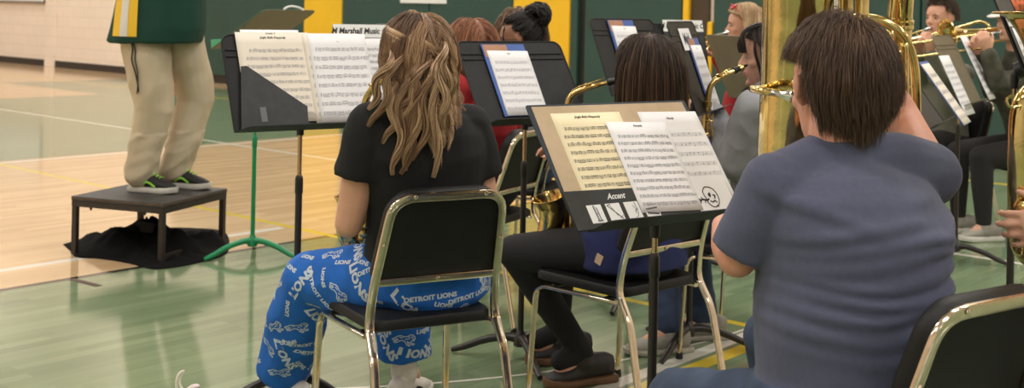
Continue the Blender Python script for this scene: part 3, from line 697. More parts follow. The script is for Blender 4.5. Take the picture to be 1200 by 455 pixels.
def hand_prims(m, w, fd, pn, side, curl=35, s=1.0, spread=4, thumb=None):
    """w wrist, fd finger direction, pn palm normal (where the fingers close to), side +1: thumb lies on +cross(fd,pn)."""
    fd = nrm(fd); pn = nrm(pn-fd*np.dot(pn, fd)); sd = nrm(np.cross(fd, pn))*side
    m.loft([(w, sd*.023*s, pn*.019*s), (w+fd*.025*s, sd*.030*s, pn*.016*s), (w+fd*.055*s, sd*.039*s, pn*.014*s), (w+fd*.085*s, sd*.041*s, pn*.012*s), (w+fd*.096*s, sd*.036*s, pn*.009*s)], 16)
    for i, (off, ln, r) in enumerate(((.031, .072, .0082), (.0105, .080, .0086), (-.0105, .074, .0082), (-.031, .058, .0072))):
        a = math.radians(curl*.6); base = w+fd*(.088-.004*abs(i-1))*s+sd*off*s; d = nrm(fd+sd*math.radians(spread)*(1.5-i)*.6); pts = [base-d*.01*s, base]; 
        for k, q in enumerate((.45, .32, .25)):
            dd = d*math.cos(a)+pn*math.sin(a); pts.append(pts[-1]+dd*ln*q*s); a += math.radians(curl)
        m.chain(pts, [r*s, r*s, r*.96*s, r*.88*s, r*.76*s], 10)
    tb = w+fd*.028*s+sd*.022*s; d1 = nrm(fd*.55+sd*.75+pn*.35) if thumb is None else nrm(thumb); d2 = nrm(d1+fd*.5+pn*.35)
    m.chain([tb-d1*.01*s, tb+d1*.032*s, tb+d1*.032*s+d2*.03*s, tb+d1*.032*s+d2*.052*s], [.013*s, .0105*s, .0095*s, .0075*s], 10)
def face_parts(root, c, R, s, skin, lip=True):
    L = lambda x, y, z: c+R.T@(V(x, y, z)*s)
    for sx in (-1, 1):
        e = MB(); e.ell(L(sx*.030, .078, .004), V(.0115, .0100, .0068)*s, R); eo = e.build('eye', M['eye'], root)
        e = MB(); e.ell(L(sx*.030, .0845, .004), V(.0055, .0045, .0055)*s, R); e.build('iris', M['iris'], eo)
        e = MB(); e.sweep([L(sx*.014, .095, .020), L(sx*.030, .0945, .026), L(sx*.047, .084, .021)], [.0016*s, .0030*s, .0014*s], 6); e.build('eyebrow', M['brow'], root)
    if lip:
        e = MB(); e.ell(L(0, .0955, -.057), V(.020, .0075, .0050)*s, R); e.ell(L(0, .0935, -.066), V(.017, .0075, .0060)*s, R); e.build('lips', M['lip'], root)
M['brow'] = mat('brow', lin(70, 50, 38), .8)
def eye_dent(c, R, s):
    E = [c+R.T@(V(sx*.030, .090, .004)*s) for sx in (-1, 1)]
    def fn(co, no):
        for e in E:
            d = np.linalg.norm(co-e, axis=1); co = co-R[1][None, :]*(np.exp(-(d/(.013*s))**2)*.010*s)[:, None]
        return co
    return fn
def finish(me, name, m, parent, angle=180):
    me.name = name; me.materials.clear(); me.materials.append(m); return link(name, me, parent, True, 0, angle)
def fold_noise(amp, freq, dirv=None, seed=0, mask=None, stretch=4.0):
    """soft cloth folds: ridged noise, stretched along dirv"""
    dv = None if dirv is None else nrm(dirv)
    def fn(co, no):
        out = co.copy()
        for i in range(len(co)):
            p = co[i]; k = 1.0 if mask is None else mask(p)
            if k <= 0: continue
            q = p if dv is None else p-dv*np.dot(p, dv)*(1-1/stretch)
            h = 1-abs(noise.noise(Vector(q*freq)+Vector((seed*7.3, 0, 0))))*2.2
            h2 = noise.noise(Vector(q*freq*2.3)+Vector((0, seed*3.1, 0)))
            out[i] = p+no[i]*amp*k*(h*.8+h2*.35)
        return out
    return fn

def person(name, label, J, o):
    """J: joints in world space. o: options (materials, widths)."""
    g = lambda k, d=None: o.get(k, d)
    root = thing('person', label, 'person', V(J['pelvis'][0], J['pelvis'][1], 0), 0, world=True)
    s = g('s', 1.0); R = J['R']; bR = J['bR']     # head frame, chest frame
    r, f = bR[0], bR[1]
    pel, chest, neck, head = J['pelvis'], J['chest'], J['neck'], J['head']
    W = g('w', 1.0)*s; dp = g('depth', 1.0)*s
    sk = M[g('skin', 'skin')]; b = MB(); pr = J.get('pr', r); pf = J.get('pf', f)
    midp = (pel+chest)/2+g('belly', V(0, 0, 0))
    def torso(m, e, lo=True):
        secs = []
        if lo: secs += [(pel-V(0, 0, .085*s), pr*(.10*W+e), pf*(.09*dp+e)), (pel-V(0, 0, .04*s), pr*(.155*W+e), pf*(.115*dp+e))]
        secs += [(pel+V(0, 0, .03*s), pr*(.165*W+e), pf*(.118*dp+e)), (pel*.62+midp*.38, (r+pr)/2*(.158*W+e), (f+pf)/2*(.112*dp+e)), (midp, r*(.150*W*g('waist', 1)+e), f*(.108*dp*g('waist', 1)+e)),
                 ((midp+chest)/2, r*(.162*W+e), f*(.115*dp+e)), (chest, r*(.172*W+e), f*(.115*dp+e)), (chest*.55+J['nb']*.45, r*(.168*W+e), f*(.100*dp+e)), (chest*.25+J['nb']*.75, r*(.125*W+e), f*(.075*dp+e)), (J['nb'], r*(.062*s+e), f*(.058*s+e))]
        m.loft(secs, 30, 2.2)
    ar, fr, wr = g('arm', .044)*s, g('fore', .036)*s, .024*s
    for sd in ('L', 'R'):
        if sd+'s' not in J: continue
        S, E, Wr = J[sd+'s'], J[sd+'e'], J[sd+'w']
        b.chain([J['nb']*.4+S*.6-V(0, 0, .03), S], [.05*s, ar*1.18]); m1 = S*.5+E*.5
        b.chain([S, m1, E], [ar*1.15, ar*1.0, ar*.84]); m2 = E*.65+Wr*.35
        b.chain([E, m2, Wr], [ar*.84, fr*1.02, wr])
        hd = J.get(sd+'h')
        if hd: hand_prims(b, Wr, hd[0], hd[1], hd[2], hd[3] if len(hd) > 3 else 35, s*g('hand', 1.0))
        else: b.cap(Wr, Wr+nrm(Wr-E)*.08, .026, .02)
    torso(b, -.014)
    b.chain([J['nb']-V(0, 0, .03), neck, head+R.T@V(0, -.02, -.06)], [.066*s, g('neckr', .052)*s, .054*s], 18)
    for sd in ('L', 'R'):
        b.chain([J[sd+'hip'], J[sd+'k'], J[sd+'a']], [.075*s, .05*s, .035*s]); b.cap(J[sd+'a'], J[sd+'a']+nrm(J[sd+'t']-J[sd+'a'])*.10, .033*s, .025*s)
    hs = s*g('hs', 1.0); head_prims(b, head, R, hs, g('male', False), g('ear_out', 0.0))
    me = remeshed(b, g('voxel', .006), 3); displace(me, eye_dent(head, R, hs)); finish(me, 'body', sk, root)
    if g('face', True): face_parts(root, head, R, hs, sk)
    # shirt
    c = MB(); e = g('shirt_ease', .008); torso(c, e)
    c.chain([J['nb']-V(0, 0, .015), J['nb']+(neck-J['nb'])*g('collar', .25)], [.072*s+e, .060*s+e], 18)
    for sd in ('L', 'R'):
        if sd+'s' not in J: continue
        S, E, Wr = J[sd+'s'], J[sd+'e'], J[sd+'w']; q = g('sleeve', .55)
        c.chain([J['nb']*.45+S*.55-V(0, 0, .035), S], [.060*s+e, ar*1.2+e])
        if q <= 1: 
            q = J.get(sd+'q', q); t = S+(E-S)*q; d = nrm(E-S); x = nrm(np.cross(d, f)); y = np.cross(d, x); k = g('flare', .014)
            c.loft([(S-d*.01, x*(ar*1.18+e), y*(ar*1.18+e)), (S+(E-S)*q*.5, x*(ar*1.08+e+k*.6), y*(ar*1.08+e+k*.6)), (t, x*(ar*1.0+e+k), y*(ar*1.0+e+k))], 22)
        else:
            q2 = g('cuff', .93); c.chain([S, (S+E)/2, E], [ar*1.18+e, ar*1.1+e, ar*.95+e+.006]); c.chain([E, E+(Wr-E)*q2], [ar*.95+e+.006, fr*.95+e])
    if g('hood'):
        c.ell(J['nb']-f*.045+V(0, 0, .015), V(.095, .05, .055), bR)
    for fn in g('shirt_prims', []): fn(c)
    me = remeshed(c, g('cvoxel', .008), g('csmooth', 5))
    for fn in g('shirt_folds', []): displace(me, fn)
    root_shirt = finish(me, g('shirt_name', 'shirt'), g('shirt_mat'), root)
    # trousers
    c = MB(); lw = g('legw', 1.0)*s; e2 = g('leg_ease', .008)
    c.loft([(pel-V(0, 0, .095*s), pr*(.11*W+e2), pf*(.10*dp+e2)), (pel-V(0, 0, .05*s), pr*(.168*W+e2), pf*(.125*dp+e2)), (pel+V(0, 0, .02*s), pr*(.170*W+e2), pf*(.12*dp+e2)), (pel+V(0, 0, g('waist_h', .06)*s), pr*(.160*W+e2*.8), pf*(.112*dp+e2*.8))], 30, 2.2)
    for sd in ('L', 'R'):
        H, K, A = J[sd+'hip'], J[sd+'k'], J[sd+'a']; cu = g('hem', .95)
        c.chain([H, H*.5+K*.5, K], [.092*lw+e2, .080*lw+e2, .062*lw+e2*1.2], 18); T = K+(A-K)*cu
        if g('wide'): 
            w_ = g('wide'); c.loft([(K, *perp(A-K, .066*lw+e2)), (K*.6+A*.4, *perp(A-K, .5*(.066*lw+w_)+e2)), (T, *perp(A-K, w_))], 22); 
        else: c.chain([K, K*.62+A*.38, T], [.060*lw+e2*1.2, .056*lw+e2*1.2, g('ankle', .045)*s], 18)
    for fn in g('leg_prims', []): fn(c)
    me = remeshed(c, g('cvoxel', .008), g('csmooth', 5))
    for fn in g('leg_folds', []): displace(me, fn)
    root_tr = finish(me, 'trousers', g('leg_mat'), root)
    for sd in ('L', 'R'): shoe(root, J[sd+'a'], J[sd+'t'], g('shoe', 'plain'), s)
    return root, root_shirt, root_tr
def perp(d, w):
    d = nrm(d); x = nrm(np.cross(d, V(0, 1, 0) if abs(d[1]) < .9 else V(1, 0, 0))); return x*w, np.cross(d, x)*w
def shoe(root, a, t, kind, s=1.0):
    """a ankle joint, t toe tip on the ground plane below it"""
    K = SHOES[kind]; d = nrm(V(t[0]-a[0], t[1]-a[1], 0)); z0 = t[2]; ln = .285*s*K.get('len', 1); toe = V(t[0], t[1], z0); r = V(d[1], -d[0], 0)
    heel = toe-d*ln; mid = V(a[0], a[1], z0)
    out = [(0, .030), (.05, .036), (.2, .038), (.4, .034), (.6, .042), (.78, .047), (.9, .040), (.97, .026), (1.0, .008)]
    h = K.get('sole', .026); m = MB()
    def ring(z, gr, lift=0):
        L = [heel+d*ln*x+r*(w+gr)*s+V(0, 0, z+(lift*max(0, x-.75)*4*.01)) for x, w in out]; Rr = [heel+d*ln*x-r*(w+gr)*s+V(0, 0, z+(lift*max(0, x-.75)*4*.01)) for x, w in out[::-1]]
        return L+Rr
    rs = [ring(.0, -.003, 1), ring(.004, .002, 1), ring(h*.7, .003, 1), ring(h, .001, 1)]; n = len(rs[0]); vs = [p for q in rs for p in q]
    fs = [(i*n+j, i*n+(j+1) % n, (i+1)*n+(j+1) % n, (i+1)*n+j) for i in range(3) for j in range(n)]+[tuple(range(n))[::-1], tuple(3*n+j for j in range(n))]
    m.add(vs, fs); 
    sm = M[K['sole_mat']]; um = M[K['mat']]
    u = MB(); Z = lambda z: V(0, 0, z0*0+z)
    u.loft([(heel+d*.008+Z(h+.03), r*.020*s, Z(.036)), (heel+d*.04*s+Z(h+.035), r*.034*s, Z(.045)), (heel+d*.09*s+Z(h+.036), r*.036*s, Z(.046)), (heel+d*.14*s+Z(h+.026), r*.037*s, Z(.038)), (heel+d*.19*s+Z(h+.016), r*.042*s, Z(.029)),
            (heel+d*.235*s+Z(h+.010), r*.040*s, Z(.022)), (heel+d*.268*s*K.get('len', 1)+Z(h+.006), r*.026*s, Z(.014)), (toe-d*.008+Z(h+.004), r*.012*s, Z(.008))], 20)
    if K.get('collar', True): u.cap(a+V(0, 0, -.03)*s, a+V(0, 0, K.get('ctop', .0))*s, .046*s, .043*s, 16)
    me = remeshed(u, .005, 4)
    def clampz(co, no): co[:, 2] = np.maximum(co[:, 2], z0+h*.75); return co
    displace(me, clampz)
    so = finish(me, 'shoe', um, root)
    m.build('sole', sm, so, angle=50)
    if K.get('laces'):
        l = MB()
        for q in (.45, .52, .59, .66):
            p = heel+d*ln*q+Z(h+.078-.10*(q-.40)); l.sweep([p-r*.020, p+Z(.005), p+r*.020], .0026, 6)
        l.build('laces', M[K['laces']], so)
    if K.get('stripe'):
        l = MB()
        for sgn in (-1, 1):
            l.sweep(bez([heel+d*ln*.30+r*sgn*.040+Z(h+.012), heel+d*ln*.45+r*sgn*.0405+Z(h+.030), heel+d*ln*.62+r*sgn*.043+Z(h+.006)], 4), (.003, .006), 6)
        l.build('side_stripe', M[K['stripe']], so)
for k_, c_ in (('sh_white', (222, 214, 204)), ('sh_sole_white', (214, 210, 202)), ('sh_black', (26, 26, 28)), ('sh_grey', (150, 146, 136)), ('sh_lime', (150, 220, 80)), ('sh_tan', (110, 78, 52)), ('sock', (20, 20, 22)), ('sh_blue', (60, 110, 170)), ('sh_sole_grey', (176, 170, 158)), ('sh_dkgrey', (44, 40, 40))):
    M[k_] = mat(k_, lin(*c_), .6, var=.06, vscale=40)
SHOES = {'runner': dict(mat='sh_black', sole_mat='sh_sole_white', sole=.030, laces='sh_lime', stripe='sh_lime'), 'white': dict(mat='sh_white', sole_mat='sh_sole_white', sole=.032, laces='sh_white', stripe='sh_black'),
 'slipon': dict(mat='sh_grey', sole_mat='sh_sole_grey', sole=.020), 'black': dict(mat='sh_black', sole_mat='sh_black', sole=.022), 'clog': dict(mat='sh_dkgrey', sole_mat='sh_tan', sole=.026, ctop=-.02), 'grey': dict(mat='sh_grey', sole_mat='sh_sole_white', sole=.030, laces='sh_white')}

def seated(x, y, yaw, headyaw=None, pitch=0, roll=0, s=1.0, lean=.0, up=0.0, sw=.185, pyaw=None, hz=None):
    f = fwd(yaw); r = rgt(yaw); Z = V(0, 0, 1); o_ = V(x, y, 0); py = yaw if pyaw is None else pyaw
    at = lambda a, b, c: o_+r*a*s+f*(b+lean*(c-.5))*s+Z*(.44+(c-.44)*s+up)
    J = dict(pelvis=at(0, 0, .545), chest=at(0, 0, .87), nb=at(0, -.005, 1.03), neck=at(0, .005, 1.085), head=at(0, .035, 1.205), R=hframe(yaw if headyaw is None else headyaw, pitch, roll), bR=hframe(yaw), pr=rgt(py), pf=fwd(py))
    if hz: J['head'] = at(0, .035, hz)
    for sd, q in (('L', -1), ('R', 1)):
        J[sd+'s'] = at(q*sw, -.005, .985); J[sd+'e'] = at(q*(sw+.06), .05, .73); J[sd+'w'] = at(q*.10, .30, .80)
        J[sd+'hip'] = o_+rgt(py)*q*.095+fwd(py)*.02+Z*.535; J[sd+'k'] = o_+rgt(py)*q*.13+fwd(py)*.44+Z*.50; J[sd+'a'] = o_+rgt(py)*q*.14+fwd(py)*.42+Z*.09; J[sd+'t'] = o_+rgt(py)*q*.15+fwd(py)*.58+Z*.0
    return J

# ------------------------------------------------------------------ hair
def hair_mat(name, cols, rough=0.42):
    m = bpy.data.materials.new(name); m.use_nodes = True; nt = m.node_tree; N = nt.nodes; L = nt.links; b = N['Principled BSDF']
    at = N.new('ShaderNodeAttribute'); at.attribute_name = 'tint'; cr = N.new('ShaderNodeValToRGB'); L.new(at.outputs['Fac'], cr.inputs[0])
    e = cr.color_ramp.elements
    while len(e) < len(cols): e.new(.5)
    for i, (p, c) in enumerate(cols): e[i].position = p; e[i].color = lin(*c)
    L.new(cr.outputs[0], b.inputs['Base Color']); b.inputs['Roughness'].default_value = rough; b.inputs['Specular IOR Level'].default_value = .45
    return m
def hair(parent, m, c, R, s=1.0, n=1500, steps=16, step=.02, hairline=.30, crown=(0, -.55, .8), colliders=(), grav=.30, wave=0.0, wlen=.09, rad=.0016, length=(.8, 1.0), seed=1, spread=.0, vol=.010,
         back_only=False, tint=None, name='hair', cut=None, low=-.55, stick=.0, attract=None, flowdir=None, tips=.35, extra=None, drop=None, nside=4, clump=None, clumpw=.75, sidef=.15, part=None, gather=0.0, gx=0.0, gz=-.04, gback=0.0, ombre=0.0, facey=None, facez=.06, ears=0.0):
    """grow locks over the head frame; everything in one mesh with a per-lock tint"""
    rng = np.random.default_rng(seed); rad3 = V(.080, .100, .096)*s; cc = c+R.T@(V(0, -.012, .036)*s)
    pts = []
    while len(pts) < n:
        d = nrm(rng.normal(size=3)); 
        if d[2] < low: continue
        if d[1] > hairline-.0 and d[2] < .52: continue
        if d[1] > sidef and d[2] < .15: continue
        if abs(d[0]) > .80 and d[1] > -.12 and d[2] < -.12: continue   # around the ears
        pts.append(d)
    d0 = np.array(pts); N_ = len(d0)
    loc = d0*rad3; nrmv = d0/rad3; nrmv /= np.linalg.norm(nrmv, axis=1)[:, None]
    cr = np.array(crown); cr = cr/np.linalg.norm(cr)
    fl = d0-cr
    if part is not None:   # flows away from a centre parting line
        fl = np.stack([np.sign(d0[:, 0]-part)*.8, -.15+0*d0[:, 0], -.4+0*d0[:, 0]], 1)+.3*(d0-cr)
    if flowdir is not None: fl = fl*.4+np.array(flowdir)[None, :]
    fl -= nrmv*np.sum(fl*nrmv, 1)[:, None]; fl /= np.maximum(np.linalg.norm(fl, axis=1)[:, None], 1e-6)
    p = loc@R+cc; dr = fl@R; nv = nrmv@R
    p = p+nv*vol*(.3+.7*rng.random(N_))[:, None]*0
    lens = rng.uniform(length[0], length[1], N_); ph = rng.random(N_)*6.28; layer = rng.random(N_)
    P_ = [p.copy()]
    for k in range(steps):
        t = k/steps
        st = step*lens
        g_ = grav*(.25+t*1.5) if grav < 2 else grav
        dr = dr+V(0, 0, -1)*min(g_, .9)+rng.normal(size=(N_, 3))*spread
        if attract is not None:
            A, w_, t0 = attract
            if t < t0: dv = A-p; dv /= np.linalg.norm(dv, axis=1)[:, None]; dr = dr+dv*w_
        if gather:
            xl = (p-c)@R[0]-gx; zl = (p-c)@R[2]; dr = dr-R[0][None, :]*(gather*np.clip(xl/.08, -1.5, 1.5)*(zl < gz))[:, None]-R[1][None, :]*(gback*(zl < gz+.03)*(((p-c)@R[1]) > -.03))[:, None]
        dr /= np.linalg.norm(dr, axis=1)[:, None]
        p = p+dr*st[:, None]
        # stay outside the head
        lay = (vol*(.35+layer*.9))[:, None] if hasattr(vol, 'shape') else vol*(.35+layer*.9)
        rr = rad3+0; q = (p-cc)@R.T; rad_l = rr[None, :]+np.asarray(lay).reshape(-1, 1); e_ = np.sqrt(np.sum((q/rad_l)**2, 1)); ins = e_ < 1
        if stick > 0: ins = ins | ((e_ < 1.25) & (q[:, 2] > -.06*s))
        q2 = q/e_[:, None]; q = np.where(ins[:, None], q2, q); pn = q@R+cc; 
        if facey is not None:
            ql = (pn-c)@R.T; zz = ql[:, 2]; lim = facey+np.clip((zz-facez)/.05, 0, 1)*.12; ov = ql[:, 1] > lim; ql[:, 1] = np.where(ov, lim, ql[:, 1]); pn = np.where(ov[:, None], ql@R+c, pn)
        for (C_, Rr, RR) in colliders:
            q = (pn-C_)@RR.T; rl = np.asarray(Rr)[None, :]+(layer*.022)[:, None]; e_ = np.sqrt(np.sum((q/rl)**2, 1)); ins = (e_ < 1)
            bk = ins & (q[:, 1] < .5*rl[:, 1]); yb = -rl[:, 1]*np.sqrt(np.maximum(0, 1-(q[:, 0]/rl[:, 0])**2-(q[:, 2]/rl[:, 2])**2))
            q = np.where((ins & ~bk)[:, None], q/np.maximum(e_, 1e-3)[:, None], q); q[:, 1] = np.where(bk, yb, q[:, 1]); pn = q@RR+C_
        dd = pn-P_[-1]; ln = np.linalg.norm(dd, axis=1); dd /= np.maximum(ln, 1e-6)[:, None]
        p = P_[-1]+dd*st[:, None]; dr = dd; P_.append(p.copy())
    P3 = np.stack(P_, 1)       # N, K, 3
    K = P3.shape[1]
    if clump is not None:   # strands gather into locks towards their ends
        gi = rng.choice(N_, clump, replace=False); dd = ((d0[:, None, :]-d0[gi][None, :, :])**2).sum(2)+rng.random((N_, clump))*.012; gid = gi[dd.argmin(1)]
        L_ = (np.arange(K)*step)[None, :, None]; w_ = np.clip((L_-.03)/.16, 0, 1)*clumpw; P3 = P3*(1-w_)+P3[gid]*w_
        phs_all = rng.random(N_)*6.28; am_all = rng.uniform(.5, 1.2, N_)
    if wave > 0:
        T = np.gradient(P3, axis=1); T /= np.maximum(np.linalg.norm(T, axis=2)[:, :, None], 1e-6)
        rightw = np.broadcast_to(R[0], T.shape); sdv = rightw-T*np.sum(rightw*T, 2)[:, :, None]; up2 = np.cross(T, sdv)
        tt = np.linspace(0, 1, K)[None, :]; L_ = (np.arange(K)*step)[None, :]
        if clump is not None: phs = phs_all[gid][:, None]+.3*np.sin(ph)[:, None]
        else: phs = ph[:, None]
        am = wave*np.clip((L_-.10)/.16, 0, 1)*(am_all[gid][:, None] if clump is not None else 1); w1 = np.sin(L_/wlen*6.28+phs)*am; w2 = np.cos(L_/wlen*6.28+phs)*am*.6
        P3 = P3+sdv*w1[:, :, None]+up2*w2[:, :, None]
    if cut is not None: keep = cut(P3); 
    else: keep = None
    if ears:
        ql = (P3-c)@R.T; near = np.zeros(len(P3), bool)
        for sx in (-1, 1): near |= (np.linalg.norm(ql-np.array([sx*.080*s, .052*s, .015*s]), axis=2) < ears).any(1); near |= (np.linalg.norm((ql-np.array([sx*.085*s, -.004*s, .002*s]))*np.array([.8, 1, .85]), axis=2) < ears).any(1)
        ok_ = ~near; P3 = P3[ok_]; tn_keep = ok_; N_ = len(P3)
    # build tubes
    T = np.gradient(P3, axis=1); T /= np.maximum(np.linalg.norm(T, axis=2)[:, :, None], 1e-6)
    ref = P3-cc; A_ = np.cross(T, ref); A_ /= np.maximum(np.linalg.norm(A_, axis=2)[:, :, None], 1e-6); B_ = np.cross(T, A_)
    prof = np.interp(np.linspace(0, 1, K), [0, .15, .7, 1], [.6, 1, .9, tips])[None, :]*rad*s*rng.uniform(.7, 1.3, N_)[:, None]
    ring = []
    for j in range(nside):
        a = 2*math.pi*j/nside; ring.append(P3+(A_*math.cos(a)*1.1+B_*math.sin(a)*.8)*prof[:, :, None])
    Vv = np.stack(ring, 2)     # N,K,ns,3
    idx = np.arange(N_*K*nside).reshape(N_, K, nside); a = idx[:, :-1, :]; b2 = np.roll(idx, -1, axis=2)[:, :-1, :]; c2 = np.roll(idx, -1, axis=2)[:, 1:, :]; d2 = idx[:, 1:, :]
    faces = np.stack([a, b2, c2, d2], -1).reshape(-1, 4)
    verts = Vv.reshape(-1, 3)
    tn = rng.random(len(d0)) if tint is None else tint(d0, rng)
    if clump is not None: tn = .62*tn[gid]+.38*tn
    if ears: tn = tn[tn_keep]
    tv = (tn[:, None]+ombre*np.linspace(-.35, 1, K)[None, :]).clip(0, 1); tv = np.repeat(tv.reshape(-1), nside)
    # scalp shell
    sh = MB(); sh.ell(cc, rad3+.0015, R, 30, 22)
    sv = np.array(sh.v); q = (sv-cc)@R.T/rad3; ok = ~((q[:, 1] > hairline-.02) & (q[:, 2] < .50)) & ~((q[:, 1] > sidef-.03) & (q[:, 2] < .12)) & (q[:, 2] > low-.02) & ~((abs(q[:, 0]) > .80) & (q[:, 1] > -.14) & (q[:, 2] < -.12))
    sf = [tuple(i+len(verts) for i in fc) for fc in sh.f if all(ok[i] for i in fc)]
    verts = np.vstack([verts, sv]); tv = np.concatenate([tv, np.full(len(sv), float(np.median(tn))*.6)])
    me = bpy.data.meshes.new(name); fl_ = [tuple(x) for x in faces.tolist()]+sf
    if extra: 
        ev, ef, et = extra; fl_ += [tuple(i+len(verts) for i in fc) for fc in ef]; verts = np.vstack([verts, ev]); tv = np.concatenate([tv, et])
    me.from_pydata(verts.tolist(), [], fl_); me.update()
    at = me.attributes.new('tint', 'FLOAT', 'POINT'); at.data.foreach_set('value', tv.astype(np.float32)); me.materials.append(m)
    return link(name, me, parent, True, 0, 180)
def lock(path, width, n=26, rad=.0018, seed=0, twist=2.0, tint=(.2, .9), taper=.5, K=None):
    """a bundle of thin strands following one path -> verts, faces, tints"""
    rng = np.random.default_rng(seed); pts = np.array(bez(path, 6)); K = len(pts); vs = []; fs = []; ts = []
    T = np.gradient(pts, axis=0); T /= np.linalg.norm(T, axis=1)[:, None]; r0 = nrm(np.cross(T[0], V(.3, .2, .9))); A = []; pv = r0
    for t in T: pv = nrm(pv-t*np.dot(pv, t)); A.append(pv)
    A = np.array(A); B = np.cross(T, A)
    for i in range(n):
        a0 = rng.random()*6.28; rr = math.sqrt(rng.random()); tn = rng.uniform(*tint); tt = np.linspace(0, 1, K); ws = width*np.interp(tt, [0, .25, .75, 1], [.35, 1, 1, taper])
        an = a0+tt*twist*6.28; cp = pts+A*(np.cos(an)*ws*rr)[:, None]+B*(np.sin(an)*ws*rr)[:, None]; rd = rad*np.interp(tt, [0, .1, .8, 1], [.6, 1, .9, .3])
        o = len(vs)
        for k in range(K):
            for j in range(4): q = 6.28*j/4; vs.append(cp[k]+(A[k]*math.cos(q)+B[k]*math.sin(q))*rd[k])
        for k in range(K-1):
            for j in range(4): fs.append((o+k*4+j, o+k*4+(j+1) % 4, o+k*4+4+(j+1) % 4, o+k*4+4+j))
        ts += [tn]*(K*4)
    return np.array(vs), fs, np.array(ts)
def merge_locks(L):
    v = []; f = []; t = []
    o = 0
    for a, b, c in L: v.append(a); f += [tuple(i+o for i in x) for x in b]; t.append(c); o += len(a)
    return np.vstack(v), f, np.concatenate(t)
# ------------------------------------------------------------------ the people in the photograph
def bvh(o):
    me = o.data; return BVHTree.FromPolygons([v.co.copy() for v in me.vertices], [tuple(p.vertices) for p in me.polygons])
def surf_frame(T, p, d, up=V(0, 0, 1), ang=0.0):
    h = T.ray_cast(Vector(p), Vector(nrm(d)))
    if h[0] is None: return None
    q = np.array(h[0]); n = np.array(h[1]); n = n if np.dot(n, d) < 0 else -n
    r = nrm(np.cross(up, n)); u = np.cross(n, r); a = math.radians(ang); return q, r*math.cos(a)+u*math.sin(a), u*math.cos(a)-r*math.sin(a), n
def project(T, vs2, fs, fr, off=.0012, mb=None):
    q, r, u, n = fr; out = []
    for x, y in vs2:
        w = q+r*x+u*y+n*.05; h = T.ray_cast(Vector(w), Vector(-n), .11)
        if h[0] is None: return False
        out.append(np.array(h[0])+n*off)
    mb.add(out, fs); return True
def grid(w, h, nx, ny, x0=0, y0=0):
    vs = [(x0+w*(i/nx-.5), y0+h*(j/ny-.5)) for j in range(ny+1) for i in range(nx+1)]
    return vs, [(j*(nx+1)+i, j*(nx+1)+i+1, (j+1)*(nx+1)+i+1, (j+1)*(nx+1)+i) for j in range(ny) for i in range(nx)]

M['tee_black'] = mat('tee_black', lin(18, 18, 20), .9, bump=.0004, bscale=300)
M['lions_blue'] = mat('flannel_blue', lin(22, 98, 188), .85, bump=.0005, bscale=300, var=.10, vscale=14)
M['tee_slate'] = mat('tee_slate', lin(80, 83, 106), .92, bump=.0005, bscale=420, var=.06, vscale=90, sheen=.1)
M['denim'] = mat('denim', lin(58, 72, 96), .85, bump=.0006, bscale=300, var=.22, vscale=16)
M['denim2'] = mat('denim2', lin(50, 64, 92), .85, bump=.0006, bscale=300, var=.2, vscale=20)
M['navy'] = mat('navy', lin(36, 42, 92), .9, bump=.0005, bscale=300, var=.08)
M['legging'] = mat('legging', lin(22, 21, 24), .85, bump=.0003, bscale=300)
M['hoodie_grey'] = mat('hoodie_grey', lin(150, 150, 154), .95, bump=.0006, bscale=300, var=.06)
M['red_shirt'] = mat('red_shirt', lin(160, 26, 34), .85, bump=.0004, bscale=200, var=.08)
M['khaki'] = mat('khaki', lin(196, 180, 154), .85, bump=.0005, bscale=250, var=.05)
M['jersey'] = mat('jersey_green', lin(24, 62, 52), .8, spec=.3, bump=.0003, bscale=300, var=.06)
M['yellow_cloth'] = mat('yellow_cloth', lin(232, 186, 40), .7); M['white_cloth'] = mat('white_cloth', lin(214, 208, 200), .8)
M['dark_cloth'] = mat('dark_cloth', lin(36, 34, 34), .9, bump=.0004, bscale=200)
M['camo'] = mat('camo', lin(74, 72, 60), .9, var=.5, vscale=16)
M['shirt_greyish'] = mat('shirt_greyish', lin(112, 112, 100), .9, var=.1)
M['orange_cap'] = mat('orange_cap', lin(196, 96, 50), .8)
M['red_plastic'] = mat('red_plastic', lin(190, 24, 34), .25)

# ---- student with long wavy hair, seen from behind
J = seated(-.275, 3.52, 28, 30, 0, 0, hz=1.175)
J['head'] = P(487, 68, 3.55); J['nb'] = P(492, 122, 3.50); J['neck'] = P(490, 100, 3.52); J['chest'] = P(496, 182, 3.52); J['pelvis'] = P(498, 322, 3.585)
J['Ls'] = P(434, 146, 3.44); J['Rs'] = P(549, 148, 3.60); J['Le'] = P(409, 262, 3.47); J['Re'] = P(572, 262, 3.63); J['Lw'] = P(420, 238, 3.70); J['Rw'] = P(500, 250, 3.85)
J['Lh'] = (V(.2, .9, .3), V(.6, -.2, -.7), 1, 30); J['Rh'] = (V(-.5, .8, .2), V(-.4, 0, -.8), -1, 30)
J['Lhip'] = P(452, 330, 3.57); J['Rhip'] = P(520, 330, 3.66); J['Lk'] = P(362, 327, 3.72); J['La'] = P(330, 436, 3.93); J['Lt'] = V(-.82, 4.02, 0)
J['Rk'] = P(472, 322, 3.95); J['Ra'] = P(480, 432, 3.93); J['Rt'] = V(-.41, 4.10, 0); J['La'][2] = .095; J['Ra'][2] = .095
J['Ra'] = P(474, 425, 3.95); J['Rt'] = P(486, 470, 3.78); J['Rt'][2] = 0; J['Rt'] = V(J['Ra'][0]+.06, J['Ra'][1]+.17, 0)
